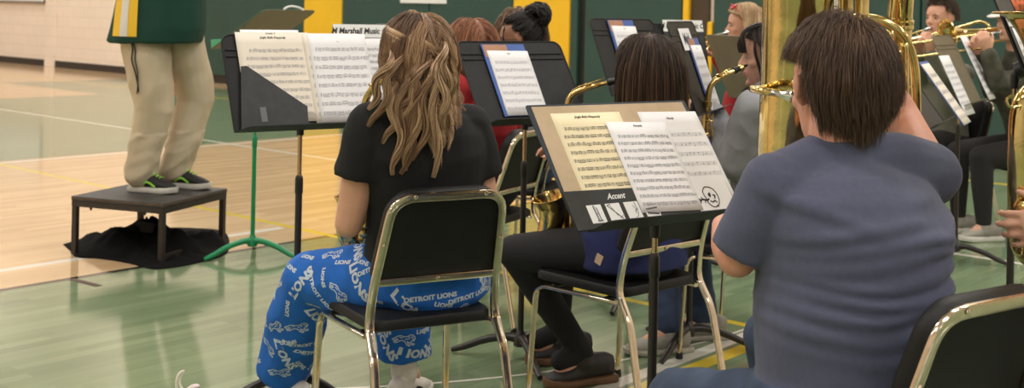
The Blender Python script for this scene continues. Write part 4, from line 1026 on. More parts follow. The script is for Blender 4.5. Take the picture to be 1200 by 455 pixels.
rt1, sh1, tr1 = person('person', 'student with long wavy highlighted hair, black t-shirt and blue printed trousers, seen from behind', J,
    dict(w=1.08, depth=1.08, waist=1.0, arm=.050, fore=.040, sleeve=.52, flare=.016, shirt_mat=M['tee_black'], leg_mat=M['lions_blue'], leg_ease=.016, legw=1.06, wide=.083, hem=.93, shoe='white', face=True,
         shirt_folds=[fold_noise(.006, 9, V(1, 0, .4), 2)], leg_folds=[fold_noise(.009, 10, V(.6, .2, .9), 5)], shirt_name='t_shirt'))
# printed words and leaping lions all over the trousers
T1 = bvh(tr1); pr = MB(); rnd = random.Random(4)
lion = [(-1.0, -.10), (-.80, .05), (-.62, .22), (-.35, .30), (-.05, .24), (.25, .34), (.45, .52), (.68, .56), (.88, .42), (1.0, .25), (.86, .16), (.94, .04), (.74, .02), (.62, -.12), (.86, -.26), (1.02, -.22), (1.0, -.34), (.78, -.38), (.50, -.22), (.30, -.14), (.40, -.34), (.62, -.46), (.56, -.54), (.30, -.46), (.10, -.20), (-.20, -.14), (-.42, -.22), (-.60, -.42), (-.86, -.52), (-.96, -.44), (-.70, -.30), (-.62, -.10), (-.78, -.16), (-1.0, -.32), (-1.14, -.24), (-1.0, -.10)]
def lion_quads(sz, t=.07):
    vs = []; fs = []; L = [V(x, y, 0)*sz for x, y in lion]; n = len(L)
    ext = [(V(.55, .30, 0)*sz, V(.72, .40, 0)*sz), (V(-.5, .1, 0)*sz, V(-.2, .12, 0)*sz), (V(.05, .02, 0)*sz, V(.3, .1, 0)*sz), (V(.72, .22, 0)*sz, V(.86, .16, 0)*sz), (V(.36, .34, 0)*sz, V(.44, .10, 0)*sz)]
    for a, b in [(L[i], L[(i+1) % n]) for i in range(n)]+ext:
        d = nrm(b-a); m_ = V(-d[1], d[0], 0)*t*sz/2; o_ = len(vs); vs += [(p[0], p[1]) for p in (a-m_-d*t*sz*.3, b-m_+d*t*sz*.3, b+m_+d*t*sz*.3, a+m_-d*t*sz*.3)]; fs.append((o_, o_+1, o_+2, o_+3))
    return vs, fs
def word(s, size): return text_mesh(s, size, .05, size*.05, 1.18)
W_LIONS, W_DET, W_SM = word('LIONS', .038), word('DETROIT LIONS', .0185), word('LIONS', .018); W_LION = lion_quads(.034, .085)
used = []
def place_print(px, py, kind, ang):
    e = V(0, 0, EYE); d = P(px, py, 1)-e; fr = surf_frame(T1, e, d, ang=ang)
    if fr is None: return
    k = {'L': W_LIONS, 'D': W_DET, 's': W_SM, 'l': W_LION}[kind]
    if project(T1, k[0], k[1], fr, mb=pr): used.append(fr[0])
for a in ((352, 383, 'D', -3), (322, 435, 'l', -5), (352, 378-29, 'D', -8), (345, 404-23, 'D', 4)): pass
for a in ((350, 358, 'D', -4), (348, 384, 'l', 0), (342, 411, 'D', 0), (352, 428, 's', -50), (327, 437, 'l', -2), (337, 362, 's', 75), (417, 330, 'L', -48), (402, 308, 's', 10), (396, 343, 'l', -50), (378, 325, 's', -70),
          (372, 345, 'D', -55), (438, 352, 's', -20), (480, 362, 'L', -38), (520, 358, 's', -10), (537, 364, 'l', 15), (505, 349, 'D', 4), (552, 347, 'D', 8), (455, 364, 'l', -10), (497, 388, 's', 0), (474, 398, 'l', -12), (450, 402, 'L', -55), (480, 416, 'D', 10), (425, 308, 's', 5)): place_print(*a)
me = tr1.data
cands = [(np.array(v.co), np.array(v.normal)) for v in me.vertices]; rnd.shuffle(cands)
for (p, n) in cands:
    if len(used) > 190: break
    if abs(n[2]) > .93 or any(np.linalg.norm(p-q) < .064 for q in used): continue
    k = rnd.choice([W_LIONS, W_DET, W_SM, W_SM, W_LION, W_LION]); r_ = nrm(np.cross(V(0, 0, 1), n)); u_ = np.cross(n, r_); a = math.radians(rnd.choice([0, -8, 10, -45, 50, 20, -70])); 
    used.append(p) if project(T1, k[0], k[1], (p, r_*math.cos(a)+u_*math.sin(a), u_*math.cos(a)-r_*math.sin(a), n), mb=pr) else used.append(p)
pr.build('team_print', mat('print_silver', lin(196, 208, 222), .7), tr1, smooth=False, fix=False)
hm1 = hair_mat('hair_highlights', [(0, (62, 44, 34)), (.22, (110, 80, 60)), (.42, (156, 120, 90)), (.65, (206, 172, 132)), (.88, (226, 196, 158)), (1.0, (192, 146, 140))])
c1, R1 = J['head'], J['R']
colr = [(P(494, 195, 3.50), V(.24, .135, .22), J['bR'])]
gat = P(509, 62, 3.44)
L = []
for i in range(5):   # half-up twist from the left temple round to the gather
    st = c1+R1.T@V(-.076, .045-.02*i*.3, .05+.012*i); L.append(lock([st, c1+R1.T@V(-.094, -.01, .052+.008*i), c1+R1.T@V(-.084, -.07, .046+.006*i), c1+R1.T@V(-.038, -.120, .032+.005*i), gat+V(0, 0, .003*i)], .0080, 70, .0008, 100+i, 1.0, (.25, .85), .8))
for i in range(4):
    st = c1+R1.T@V(.078, .03-.02*i*.3, .045+.014*i); L.append(lock([st, c1+R1.T@V(.090, -.03, .045+.008*i), c1+R1.T@V(.060, -.085, .035+.005*i), gat+V(.0, 0, .003*i)], .007, 36, .0008, 120+i, 1.2, (.3, .9), .8))
wv = lambda x0, y0, x1, y1, D, sw, ph, n=7: [P(x0+(x1-x0)*t+sw*math.sin(ph+t*9.5), y0+(y1-y0)*t, D+.085*max(0, 1-t*5)-.02*math.sin(t*3)) for t in np.linspace(0, 1, n)]
for i, (x0, y0, x1, y1, sw, ph) in enumerate(((507, 64, 470, 204, 7, 0), (509, 66, 488, 188, 8, 1), (505, 66, 454, 168, 8, 2), (511, 66, 510, 208, 5, .5), (500, 68, 462, 150, 8, 3), (470, 60, 437, 148, 7, 1.5), (458, 60, 432, 128, 6, 0), (512, 62, 524, 150, 6, 2.2), (480, 70, 465, 196, 8, .8), (494, 70, 478, 200, 7, 2.6), (518, 50, 529, 120, 5, 1.1), (462, 90, 466, 205, 8, 1.9))):
    L.append(lock(wv(x0, y0, x1, y1, 3.375, sw*.8, ph, 11), .0125, 110, .0007, 200+i, .8, (.12, .55+.15*(i % 4)), .5))
L.append(lock([gat+V(-.006, 0, .006), gat+V(0, -.008, 0), gat+V(.008, 0, -.006), gat+V(.0, .006, 0), gat+V(-.006, 0, .006)], .005, 20, .0012, 300, 1, (.2, .6), .9))
hair(rt1, hm1, c1, R1, n=6500, steps=24, step=.0150, crown=(0, -.1, 1), colliders=colr, grav=.5, wave=.008, wlen=.085, rad=.00068, length=(.5, 1.0), seed=7, vol=.006, clump=80, clumpw=.62, part=.1, tips=.3, gather=.22, gx=-.005, gback=.5, ombre=.22, facey=.02,
     extra=merge_locks(L), tint=lambda d, g: np.clip(g.random(len(d))**1.3*.75+.25*(g.random(len(d)) < .2), 0, 1))

# ---- tuba player
J = seated(.70, 2.50, 26, 18, -3, 0, pyaw=34)
J['head'] = P(980, 106, 2.53); J['Rq'] = .22; J['neck'] = P(982, 155, 2.50); J['nb'] = P(982, 182, 2.50); J['chest'] = P(1003, 262, 2.47); J['pelvis'] = V(.70, 2.44, .53)
J['Ls'] = P(908, 218, 2.43); J['Rs'] = P(1086, 206, 2.62); J['Le'] = P(864, 302, 2.47); J['Lw'] = P(846, 264, 2.74); J['Re'] = P(1058, 138, 2.84); J['Rw'] = P(1020, 82, 2.84)
J['Lh'] = (V(.85, .45, .05), V(.3, -.8, 0), 1, 35); J['Rh'] = (V(-.5, .3, .6), V(.2, .7, -.4), 1, 40)
J['Lhip'] = V(.61, 2.42, .505); J['Rhip'] = V(.79, 2.53, .545); J['Lk'] = V(.40, 2.76, .43); J['La'] = V(.36, 2.92, .09); J['Lt'] = V(.28, 3.08, 0); J['Rk'] = V(.66, 2.98, .52); J['Ra'] = V(.66, 3.02, .09); J['Rt'] = V(.6, 3.2, 0)
J['La'] = V(.50, 2.66, .09); J['Lt'] = V(.44, 2.84, 0); J['Ra'] = V(.72, 2.86, .09); J['Rt'] = V(.66, 3.04, 0)
GF = [  # cloth rolls across the back: (height, slope, bow, amplitude, width, centre x, half length)
 (.905, .16, -.5, .010, .012, -.10, .13), (.880, .05, -.4, .012, .011, -.02, .20), (.858, -.02, -.3, .009, .010, .06, .20), (.842, .10, .2, .012, .012, -.06, .16), (.815, .12, .5, .013, .012, .08, .17),
 (.798, -.06, .6, .011, .010, -.07, .15), (.772, .05, .6, .014, .013, .02, .20), (.745, .10, .8, .012, .012, -.03, .19), (.725, .18, .6, .011, .010, .10, .14), (.700, .04, .7, .011, .013, -.04, .18), (.672, .10, .5, .009, .014, .03, .2), (.94, -.45, 0, .007, .014, -.16, .08), (.93, .5, 0, .007, .014, .19, .09), (.975, .25, 0, .005, .018, .12, .12)]
def guyfolds(co, no):
    out = co.copy(); ax = rgt(26); q = co-V(.72, 2.47, 0)[None, :]; x = q@ax; y = q@fwd(26); z = co[:, 2]; d = np.zeros(len(co)); back = 1/(1+np.exp((y-.06)*40))
    wob = np.array([noise.noise(Vector((a*6, b*2, 3))) for a, b in zip(x, z)])*.012
    for (z0, sl, bo, am, w, xc, hl) in GF:
        u = x-xc; zc = z0+sl*u+bo*u*u+wob; g = np.exp(-((z-zc)/w)**2)-.55*np.exp(-((z-zc+1.7*w)/(w*1.1))**2); d += am*g*np.exp(-(u/hl)**4)
    m = np.exp(-((np.abs(x)-.0)/.30)**8); gt_ = np.array([.35+.75*min(1, max(0, noise.noise(Vector((a*5, b*9, 7)))*1.6+.5)) for a, b in zip(x, z)]); d = d*back*m*gt_*.85
    d += .0025*np.array([noise.noise(Vector(p)*11) for p in co])
    return out+no*d[:, None]
def guyridges(c):
    # soft rolls of cloth above the waist, running across the back
    for (y0, y1, z, rr) in ((900, 1120, 300, .007),): pass
rt2, sh2, tr2 = person('person', 'tuba player with short brown hair and slate blue t-shirt, seated with back turned', J,
    dict(w=1.17, depth=1.40, waist=1.10, arm=.050, fore=.044, s=1.0, male=True, skin='skin_red', sleeve=.93, flare=.003, collar=.12, neckr=.060, hand=1.08, hs=1.08, ear_out=.010, shirt_mat=M['tee_slate'], leg_mat=M['denim'], legw=.86, shoe='black', shirt_name='t_shirt', cvoxel=.007,
         shirt_folds=[guyfolds, fold_noise(.005, 6, V(1, .3, .25), 9, mask=lambda p: 1 if p[2] < 1.0 else .5)], leg_folds=[fold_noise(.006, 9, V(0, .3, 1), 3)], leg_ease=.012,
         shirt_prims=[lambda c: c.chain([P(958, 194, 2.49), P(912, 214, 2.44)], [.064, .060]), lambda c: c.chain([P(1010, 196, 2.52), P(1050, 194, 2.55), P(1088, 202, 2.60)], [.070, .072, .068]), lambda c: c.loft([(V(.735, 2.46, .50), rgt(26)*.196, fwd(26)*.175), (V(.735, 2.47, .60), rgt(26)*.200, fwd(26)*.175), (V(.73, 2.47, .74), rgt(26)*.194, fwd(26)*.165)], 30, 2.3)]))
hm2 = hair_mat('hair_brown', [(0, (54, 39, 31)), (.5, (90, 67, 52)), (.85, (124, 96, 75)), (1, (150, 118, 92))])
c2, R2 = J['head'], J['R']
hair(rt2, hm2, c2, R2, s=1.08, n=12000, steps=10, step=.0115, hairline=.30, crown=(.15, -.35, .9), grav=.42, rad=.00058, length=(.42, .84), seed=3, vol=.014, spread=.055, facey=-.022, facez=.015, ears=.047, gather=.12, gz=-.01, low=-.80, sidef=.16, clump=600, clumpw=.35, tips=.3,
     tint=lambda d, g: np.clip(g.random(len(d))*.7+.3*(d[:, 2] > .6)*g.random(len(d)), 0, 1))

# ---- student with straight brown hair, navy sweatshirt, black leggings
J = seated(.43, 4.02, 42, 40, -4, 0, s=.95)
J['head'] = P(757, 87, 4.10); J['neck'] = P(757, 128, 4.08); J['nb'] = P(757, 152, 4.06); J['chest'] = P(754, 205, 4.04)
J['Lk'] = V(.03, 4.20, .47); J['La'] = V(.275, 4.235, .11); J['Lt'] = V(.14, 4.17, .0); J['Rk'] = V(.20, 4.46, .47); J['Ra'] = V(.20, 4.50, .11); J['Rt'] = V(.08, 4.44, 0); J['Lhip'] = V(.35, 3.96, .53); J['Rhip'] = V(.49, 4.09, .53); J['pelvis'] = V(.43, 4.02, .54)
J['Ls'] = P(702, 172, 3.96); J['Rs'] = P(812, 172, 4.18); J['Le'] = P(668, 232, 4.03)+V(.06, 0, 0); J['Lw'] = P(672, 195, 4.20); J['Re'] = P(800, 245, 4.30); J['Rw'] = P(690, 250, 4.38)
J['Lh'] = (V(-.5, .3, .4), V(.2, -.3, -.9), 1, 40); J['Rh'] = (V(-.8, 0, -.2), V(.2, -.6, .3), -1, 40)
rt3, sh3, tr3 = person('person', 'student with straight dark brown hair, navy sweatshirt and black leggings, seated behind the tan folder', J,
    dict(w=1.04, depth=1.06, shirt_mat=M['navy'], sleeve=2, leg_mat=M['legging'], legw=.96, leg_ease=.003, shoe='clog', hem=1.0, ankle=.042, leg_prims=[lambda c: [c.chain([J_['a'], J_['a']+nrm(V(J_['t'][0]-J_['a'][0], J_['t'][1]-J_['a'][1], -.03))*.09], [.041, .036]) for J_ in ({'a': J['La'], 't': J['Lt']}, {'a': J['Ra'], 't': J['Rt']})]], shirt_name='sweatshirt', shirt_ease=.012, shirt_folds=[fold_noise(.009, 8, V(1, .6, .2), 4)],
         shirt_prims=[lambda c: c.loft([(V(.43, 4.02, .475), rgt(42)*.195, fwd(42)*.155), (V(.43, 4.02, .54), rgt(42)*.20, fwd(42)*.155), (V(.43, 4.02, .64), rgt(42)*.185, fwd(42)*.14)], 28, 2.2)]))
T3 = bvh(sh3); lb = MB(); fr = surf_frame(T3, V(0, 0, EYE), P(702, 304, 1)-V(0, 0, EYE), ang=-22)
if fr is not None and project(T3, *grid(.026, .034, 2, 2), fr, .002, lb): lb.build('patch', mat('patch_tan', lin(206, 176, 150), .8), sh3, smooth=False, fix=False)
hm3 = hair_mat('hair_dark_brown', [(0, (36, 25, 20)), (.5, (66, 47, 36)), (.8, (98, 72, 52)), (1, (140, 108, 76))])
hair(rt3, hm3, J['head'], J['R'], n=6000, steps=18, step=.020, crown=(0, -.15, 1), colliders=[(P(757, 235, 4.06), V(.24, .135, .22), J['bR'])], grav=.8, rad=.0007, length=(.8, 1.0), seed=11, vol=.010, spread=.012, facey=.03, hairline=.35,
     tint=lambda d, g: np.clip(g.random(len(d))**1.6*1.0, 0, 1))

# ---- student in the grey hoodie, profile
J = seated(1.00, 4.64, 60, 80, -6, 0, s=.97)
J['head'] = P(900, 66, 4.70); J['neck'] = P(905, 104, 4.69); J['nb'] = P(903, 120, 4.67); J['chest'] = P(908, 175, 4.66)
J['Lk'] = V(.60, 4.82, .50); J['La'] = V(.64, 4.66, .09); J['Lt'] = V(.46, 4.60, 0); J['Rk'] = V(.74, 5.00, .50); J['Ra'] = V(.80, 4.86, .09); J['Rt'] = V(.63, 4.83, 0); J['Lhip'] = V(.96, 4.56, .53); J['Rhip'] = V(1.06, 4.74, .53)
J['Le'] = V(.86, 4.55, .76); J['Lw'] = V(.80, 4.78, .93); J['Re'] = V(.98, 4.92, .76); J['Rw'] = V(.84, 4.86, .72); J['Lh'] = (V(-.5, .5, .3), V(.3, .3, -.8), 1, 40); J['Rh'] = (V(-.8, -.2, 0), V(.1, -.5, -.5), -1, 40)
rt4, sh4, tr4 = person('person', 'student in grey hoodie and jeans with dark fringe, seated in profile beside the tuba', J,
    dict(w=1.08, depth=1.12, shirt_mat=M['hoodie_grey'], sleeve=2, shirt_ease=.020, hood=True, leg_mat=M['denim2'], shoe='slipon', legw=1.08, shirt_name='hoodie', shirt_folds=[fold_noise(.010, 9, V(.3, 1, .3), 6)], leg_folds=[fold_noise(.008, 12, V(1, .3, .2), 7)], ankle=.060))
hm4 = hair_mat('hair_dark', [(0, (30, 24, 24)), (.6, (58, 44, 40)), (1, (96, 76, 66))])
Lf = [lock([J['head']+J['R'].T@V(x, -.01, .132), J['head']+J['R'].T@V(x*1.1, .045, .124), J['head']+J['R'].T@V(x*1.25, .088, .098), J['head']+J['R'].T@V(x*1.35, .108-abs(x)*.3, .055), J['head']+J['R'].T@V(x*1.35, .106-abs(x)*.35, .022)], .008, 30, .0009, 400+i, .1, (0, .8), .8) for i, x in enumerate((-.060, -.04, -.02, 0, .02, .04, .060))]
Lf += [lock([J['head']+J['R'].T@V(sx*.072, .045, .08), J['head']+J['R'].T@V(sx*.086, .05, .02), J['head']+J['R'].T@V(sx*.086, .035, -.06), J['head']+J['R'].T@V(sx*.080, .03, -.11)], .006, 24, .0009, 420+i, .2, (0, .7), .5) for i, sx in enumerate((-1, 1))]
hair(rt4, hm4, J['head'], J['R'], n=2600, steps=12, step=.018, crown=(0, -.1, 1), colliders=[(J['chest'], V(.24, .13, .2), J['bR'])], grav=.8, rad=.0010, gather=.2, gback=.4, facey=.03, length=(.8, 1.0), seed=12, vol=.006, extra=merge_locks(Lf), part=0.0)

# ---- red-haired student in red
J = seated(-.12, 5.22, 50, 35, 0, 0)
J['head'] = P(551, 58, 5.25); J['neck'] = P(552, 95, 5.24); J['nb'] = P(553, 108, 5.23)
J['Le'] = J['Le']*.5+P(535, 180, 5.12)*.5
rt5, sh5, tr5 = person('person', 'student with long straight red hair and red shirt, right beside the blonde wavy-haired student', J,
    dict(w=1.05, shirt_mat=M['red_shirt'], sleeve=2, leg_mat=M['dark_cloth'], shoe='black', voxel=.008, cvoxel=.01, shirt_folds=[fold_noise(.006, 8, V(1, 0, 0), 8)]))
hm5 = hair_mat('hair_red', [(0, (96, 56, 38)), (.5, (150, 94, 64)), (1, (196, 136, 96))])
hair(rt5, hm5, J['head'], J['R'], n=3500, steps=18, step=.020, crown=(0, -.15, 1), colliders=[(J['chest'], V(.24, .13, .22), J['bR'])], grav=.8, rad=.0010, length=(.8, 1.0), seed=13, vol=.010, part=0.0, gather=.12, facey=.02)

# ---- student with the dark bun and glasses
J = seated(.10, 6.05, 70, 84, -3, 0)
J['head'] = P(608, 48, 6.0); J['neck'] = P(613, 82, 6.0); J['nb'] = P(616, 95, 6.02)
rt6, sh6, tr6 = person('person', 'student with a curly dark bun and glasses, seated in profile against the yellow wall mat', J,
    dict(skin='skin_dark', shirt_mat=M['dark_cloth'], sleeve=2, leg_mat=M['denim2'], shoe='grey', voxel=.008, cvoxel=.01))
hm6 = hair_mat('hair_black', [(0, (14, 12, 12)), (1, (40, 32, 30))], .6)
bun = J['head']+J['R'].T@V(0, -.100, .125); rngb = random.Random(3); Lb = []
for i in range(60):
    a = rngb.random()*6.28; b_ = rngb.random()*3.14; u1 = V(math.cos(a)*math.sin(b_), math.sin(a)*math.sin(b_), math.cos(b_)); u2 = nrm(np.cross(u1, V(rngb.random(), rngb.random(), rngb.random()))); rr_ = .052+rngb.random()*.016
    Lb.append(lock([bun+(u1*math.cos(t)+u2*math.sin(t))*rr_ for t in np.linspace(0, 3.4, 6)], .007, 8, .0022, 500+i, 2.5, (0, 1), .8))
Lb.append(lock([J['head']+J['R'].T@V(-.07, .06, .08), J['head']+J['R'].T@V(-.085, .068, .03), J['head']+J['R'].T@V(-.082, .066, -.04)], .004, 12, .0016, 590, 1.5, (0, 1), .5))
hair(rt6, hm6, J['head'], J['R'], n=1300, steps=9, step=.016, crown=(0, .9, .5), attract=(bun, .9, 1.0), grav=0, rad=.0022, length=(.8, 1.2), seed=14, vol=.012, hairline=.42, extra=merge_locks(Lb))
gl = thing('glasses', 'dark-framed glasses worn by the student with the curly bun', 'glasses', J['head'], 0, world=True)
def LL(x, y, z): return J['head']+J['R'].T@V(x, y, z)
for sx in (-1, 1):
    e = MB(); e.sweep([LL(sx*.033+.022*math.cos(a), .104-abs(.022*math.cos(a)+.0)*.2, .002+.018*math.sin(a)) for a in np.linspace(0, 6.28, 17)[:-1]], .0022, 6, closed=True); e.build('rim', M['black_plastic'], gl)
    e = MB(); e.sweep([LL(sx*.056, .100, .006), LL(sx*.080, .08, .008), LL(sx*.086, .0, .008), LL(sx*.083, -.02, -.004)], .0022, 6); e.build('temple', M['black_plastic'], gl)
e = MB(); e.sweep([LL(-.011, .106, .004), LL(0, .110, .008), LL(.011, .106, .004)], .002, 6); e.build('bridge', M['black_plastic'], gl)

# ---- brown-haired student half hidden behind the bun
J = seated(.16, 6.62, 60, 60, 0, 0)
J['head'] = P(609, 38, 6.6); J['neck'] = P(625, 72, 6.62); J['nb'] = P(632, 78, 6.62); J['chest'] = P(634, 130, 6.62)
rt7, sh7, tr7 = person('person', 'brown-haired student in white, almost hidden behind the student with the bun', J,
    dict(shirt_mat=M['white_cloth'], sleeve=.6, leg_mat=M['denim2'], shoe='grey', voxel=.009, cvoxel=.011))
hm7 = hair_mat('hair_mid_brown', [(0, (66, 46, 34)), (1, (140, 106, 78))])
hair(rt7, hm7, J['head'], J['R'], n=900, steps=10, step=.02, crown=(0, -.1, 1), grav=.5, rad=.0026, length=(.7, 1.0), seed=15, vol=.014, part=0.0, colliders=[(J['chest'], V(.17, .12, .2), J['bR'])])

# ---- woman with red sunglasses pushed up on blonde hair
J = seated(1.39, 7.30, 70, 88, -4, 0)
J['head'] = P(872, 30, 7.3); J['neck'] = P(878, 62, 7.3); J['nb'] = P(880, 74, 7.3); J['chest'] = P(874, 112, 7.3)
J['Le'] = P(868, 108, 7.12); J['Lw'] = P(845, 68, 7.2); J['Re'] = P(866, 108, 7.5); J['Rw'] = P(840, 66, 7.3)
J['Lh'] = (V(-.3, .2, .9), V(.3, .9, 0), 1, 50); J['Rh'] = (V(-.5, -.2, .7), V(0, -.9, 0), -1, 50)
rt8, sh8, tr8 = person('person', 'woman in red with red sunglasses on blonde hair, playing a trumpet in profile', J,
    dict(shirt_mat=M['red_shirt'], sleeve=2, leg_mat=M['dark_cloth'], shoe='black', voxel=.008, cvoxel=.01, shirt_folds=[fold_noise(.008, 8, V(0, 1, .3), 18)]))
hm8 = hair_mat('hair_blonde', [(0, (150, 116, 84)), (.5, (206, 172, 132)), (1, (232, 206, 170))])
hair(rt8, hm8, J['head'], J['R'], n=2200, steps=14, step=.018, crown=(0, .1, 1), grav=.7, rad=.0016, length=(.75, 1.0), seed=16, vol=.012, gather=.15, gback=.4, facey=.02, part=0.0, hairline=.25, wave=.006, clump=60, clumpw=.5, colliders=[(J['chest'], V(.17, .12, .2), J['bR'])])
gl = thing('sunglasses', 'red sunglasses pushed up on the blonde hair of the woman in red', 'sunglasses', J['head'], 0, world=True)
def LL(x, y, z): return J['head']+J['R'].T@V(x, y, z)
for sx in (-1, 1):
    e = MB(); e.ell(LL(sx*.036, .062, .118), V(.031, .008, .024), frame(J['R'].T@V(0, .6, .8))); e.build('lens', M['red_plastic'], gl)
    e = MB(); e.sweep([LL(sx*.066, .060, .112), LL(sx*.092, .02, .075), LL(sx*.098, -.02, .03)], .0035, 6); e.build('temple', M['red_plastic'], gl)
e = MB(); e.sweep([LL(-.066, .068, .126), LL(0, .072, .136), LL(.066, .068, .126)], .0035, 6); e.build('frame', M['red_plastic'], gl)

# ---- trombone players
def mouth(J, d=.10): return J['head']+J['R'].T@V(0, d, -.061)
J = seated(2.80, 7.68, 105, 122, 0, 0, up=.0)
J['head'] = P(1102, 22, 7.6); J['neck'] = P(1106, 52, 7.62); J['nb'] = P(1108, 66, 7.64); J['chest'] = P(1109, 105, 7.66)
J['Le'] = P(1098, 92, 7.36); J['Lw'] = P(1090, 62, 7.30); J['Re'] = P(1086, 98, 7.75); J['Rw'] = P(1079, 60, 7.44); J['Lh'] = (V(-.2, -.3, .9), V(-.5, .6, .3), -1, 55); J['Rh'] = (V(-.3, -.5, .7), V(.2, -.6, 0), 1, 55)
rt9, sh9, tr9 = person('person', 'young man with short swept hair and grey shirt, playing a trombone', J,
    dict(male=True, shirt_mat=M['shirt_greyish'], sleeve=2, leg_mat=M['dark_cloth'], shoe='grey', voxel=.008, cvoxel=.01, hand=1.05))
hm9 = hair_mat('hair_short', [(0, (44, 34, 26)), (1, (96, 76, 56))])
hair(rt9, hm9, J['head'], J['R'], n=2200, steps=6, step=.0065, crown=(0, .95, .35), grav=.25, rad=.0014, length=(.6, 1.2), seed=17, vol=.012, hairline=.50, low=-.3, sidef=.12, spread=.03)
MOUTH9 = mouth(J); J9 = J
J = seated(3.24, 7.36, 100, 112, 0, 0)
J['head'] = P(1187, 26, 7.2); J['neck'] = P(1190, 56, 7.22); J['nb'] = P(1192, 68, 7.24); J['chest'] = P(1194, 110, 7.26)
J['Le'] = P(1168, 96, 7.02); J['Lw'] = P(1158, 62, 6.98); J['Re'] = P(1164, 108, 7.4); J['Rw'] = P(1148, 62, 7.1); J['Lh'] = (V(-.3, -.2, .85), V(-.2, .8, .2), -1, 55); J['Rh'] = (V(-.6, -.3, .6), V(.2, -.6, 0), 1, 55)
rt10, sh10, tr10 = person('person', 'trombone player in an orange cap and dark camouflage jacket at the upper right', J,
    dict(male=True, shirt_mat=M['camo'], sleeve=2, leg_mat=M['dark_cloth'], shoe='grey', voxel=.008, cvoxel=.01, shirt_ease=.016, hand=1.05))
hair(rt10, hm9, J['head'], J['R'], n=700, steps=5, step=.010, grav=.3, rad=.0024, seed=18, vol=.010, hairline=.40, low=-.5)
cp = thing('baseball_cap', 'orange cap with pale front worn by the trombone player at the upper right', 'cap', J['head'], 0, world=True)
e = MB(); e.loft([(J['head']+J['R'].T@V(0, -.012, z), J['R'][0]*a, J['R'][1]*b) for z, a, b in ((.045, .088, .108), (.08, .087, .106), (.11, .076, .094), (.132, .052, .066), (.143, .018, .022))], 28); e.build('crown', M['orange_cap'], cp)
e = MB(); e.loft([(J['head']+J['R'].T@V(0, y, .050-.25*(y-.08)), J['R'][0]*w_, J['R'][2]*.003) for y, w_ in ((.075, .078), (.11, .076), (.14, .064), (.165, .040), (.172, .018))], 20); e.build('brim', M['white_cloth'], cp)
MOUTH10 = mouth(J); J10 = J

# ---- brass player beyond the right edge, only the hand shows
J = seated(1.50, 2.56, 78, 80, 0, 0)
J['Lw'] = P(1256, 262, 2.42); J['Le'] = V(1.36, 2.36, .80); J['Lh'] = (V(-.62, .15, -.12), V(.0, .9, -.1), -1, 38)
J['Rw'] = V(1.30, 2.66, .80); J['Re'] = V(1.42, 2.84, .78); J['Rh'] = (V(-.9, -.2, .1), V(-.1, -.9, 0), 1, 40)
rt11, sh11, tr11 = person('person', 'brass player cut off by the right edge, only the fingers on the horn showing', J,
    dict(male=True, shirt_mat=M['dark_cloth'], sleeve=.6, leg_mat=M['denim2'], shoe='black', voxel=.005, cvoxel=.01))
hair(rt11, hm9, J['head'], J['R'], n=700, steps=6, step=.010, grav=.3, rad=.0024, seed=19, vol=.010, hairline=.40, low=-.5)

# ---- conductor standing on the platform, facing right
PLZ = .305
yaw = -84; f_, r_ = fwd(yaw), rgt(yaw)
J = dict(pelvis=P(186, 30, 6.48)+V(0, 0, .0), R=hframe(yaw, -6), bR=hframe(yaw), pr=r_, pf=f_)
J['pelvis'][2] = 1.24; J['chest'] = J['pelvis']+V(.03, 0, .36); J['nb'] = J['pelvis']+V(.05, 0, .545); J['neck'] = J['pelvis']+V(.06, 0, .60); J['head'] = J['pelvis']+V(.10, 0, .72)
J['Rs'] = J['nb']+r_*.20-V(0, 0, .045); J['Ls'] = J['nb']-r_*.20-V(0, 0, .045)
J['Re'] = J['Rs']+V(.20, -.08, -.10); J['Le'] = J['Ls']+V(.20, .10, -.10); J['Rw'] = J['Re']+V(.18, .02, .16); J['Lw'] = J['Le']+V(.2, -.02, .14)
J['Rh'] = (V(.8, .2, .5), V(.3, .6, -.6), -1, 30); J['Lh'] = (V(.8, -.2, .4), V(.1, -.6, -.7), 1, 25)
J['Rhip'] = P(170, 40, 6.38); J['Lhip'] = P(212, 40, 6.58); J['Rhip'][2] = 1.15; J['Lhip'][2] = 1.15
J['Rk'] = P(181, 126, 6.38); J['Lk'] = P(229, 116, 6.62); J['Ra'] = P(163, 204, 6.40); J['La'] = P(203, 199, 6.58)
J['Rt'] = V(P(208, 225, 6.34)[0], 6.33, PLZ); J['Lt'] = V(P(246, 217, 6.50)[0], 6.50, PLZ)
for k in ('Ra', 'La'): J[k][2] = PLZ+.095
rt12, sh12, tr12 = person('person', 'conductor in khaki trousers and green shirt with yellow side stripe, standing on platform', J,
    dict(male=True, w=1.2, depth=1.55, arm=.05, shirt_mat=M['jersey'], leg_mat=M['khaki'], shoe='runner', sleeve=.7, shirt_ease=.016, legw=1.16, leg_ease=.020, ankle=.078, hem=.97, waist_h=.02, shirt_name='sports_shirt', hand=1.05,
         leg_folds=[fold_noise(.014, 6.5, V(.25, 0, 1), 21), fold_noise(.011, 11, V(1, 0, .5), 22, mask=lambda p: 1 if p[2] < .62 else .2)], shirt_folds=[fold_noise(.008, 5, V(.3, 0, 1), 23)],
         shirt_prims=[lambda c: c.loft([(J['pelvis']+V(-.02, 0, -.135), r_*.262, f_*.250), (J['pelvis']+V(0, 0, -.06), r_*.262, f_*.25), (J['pelvis']+V(.01, 0, .05), r_*.25, f_*.24), (J['pelvis']+V(.02, 0, .2), r_*.23, f_*.22)], 30, 2.2)]))
hair(rt12, hm9, J['head'], J['R'], n=900, steps=6, step=.010, grav=.3, rad=.0024, seed=20, vol=.010, hairline=.45, low=-.5)
T12 = bvh(sh12); e0 = V(0, 0, EYE)
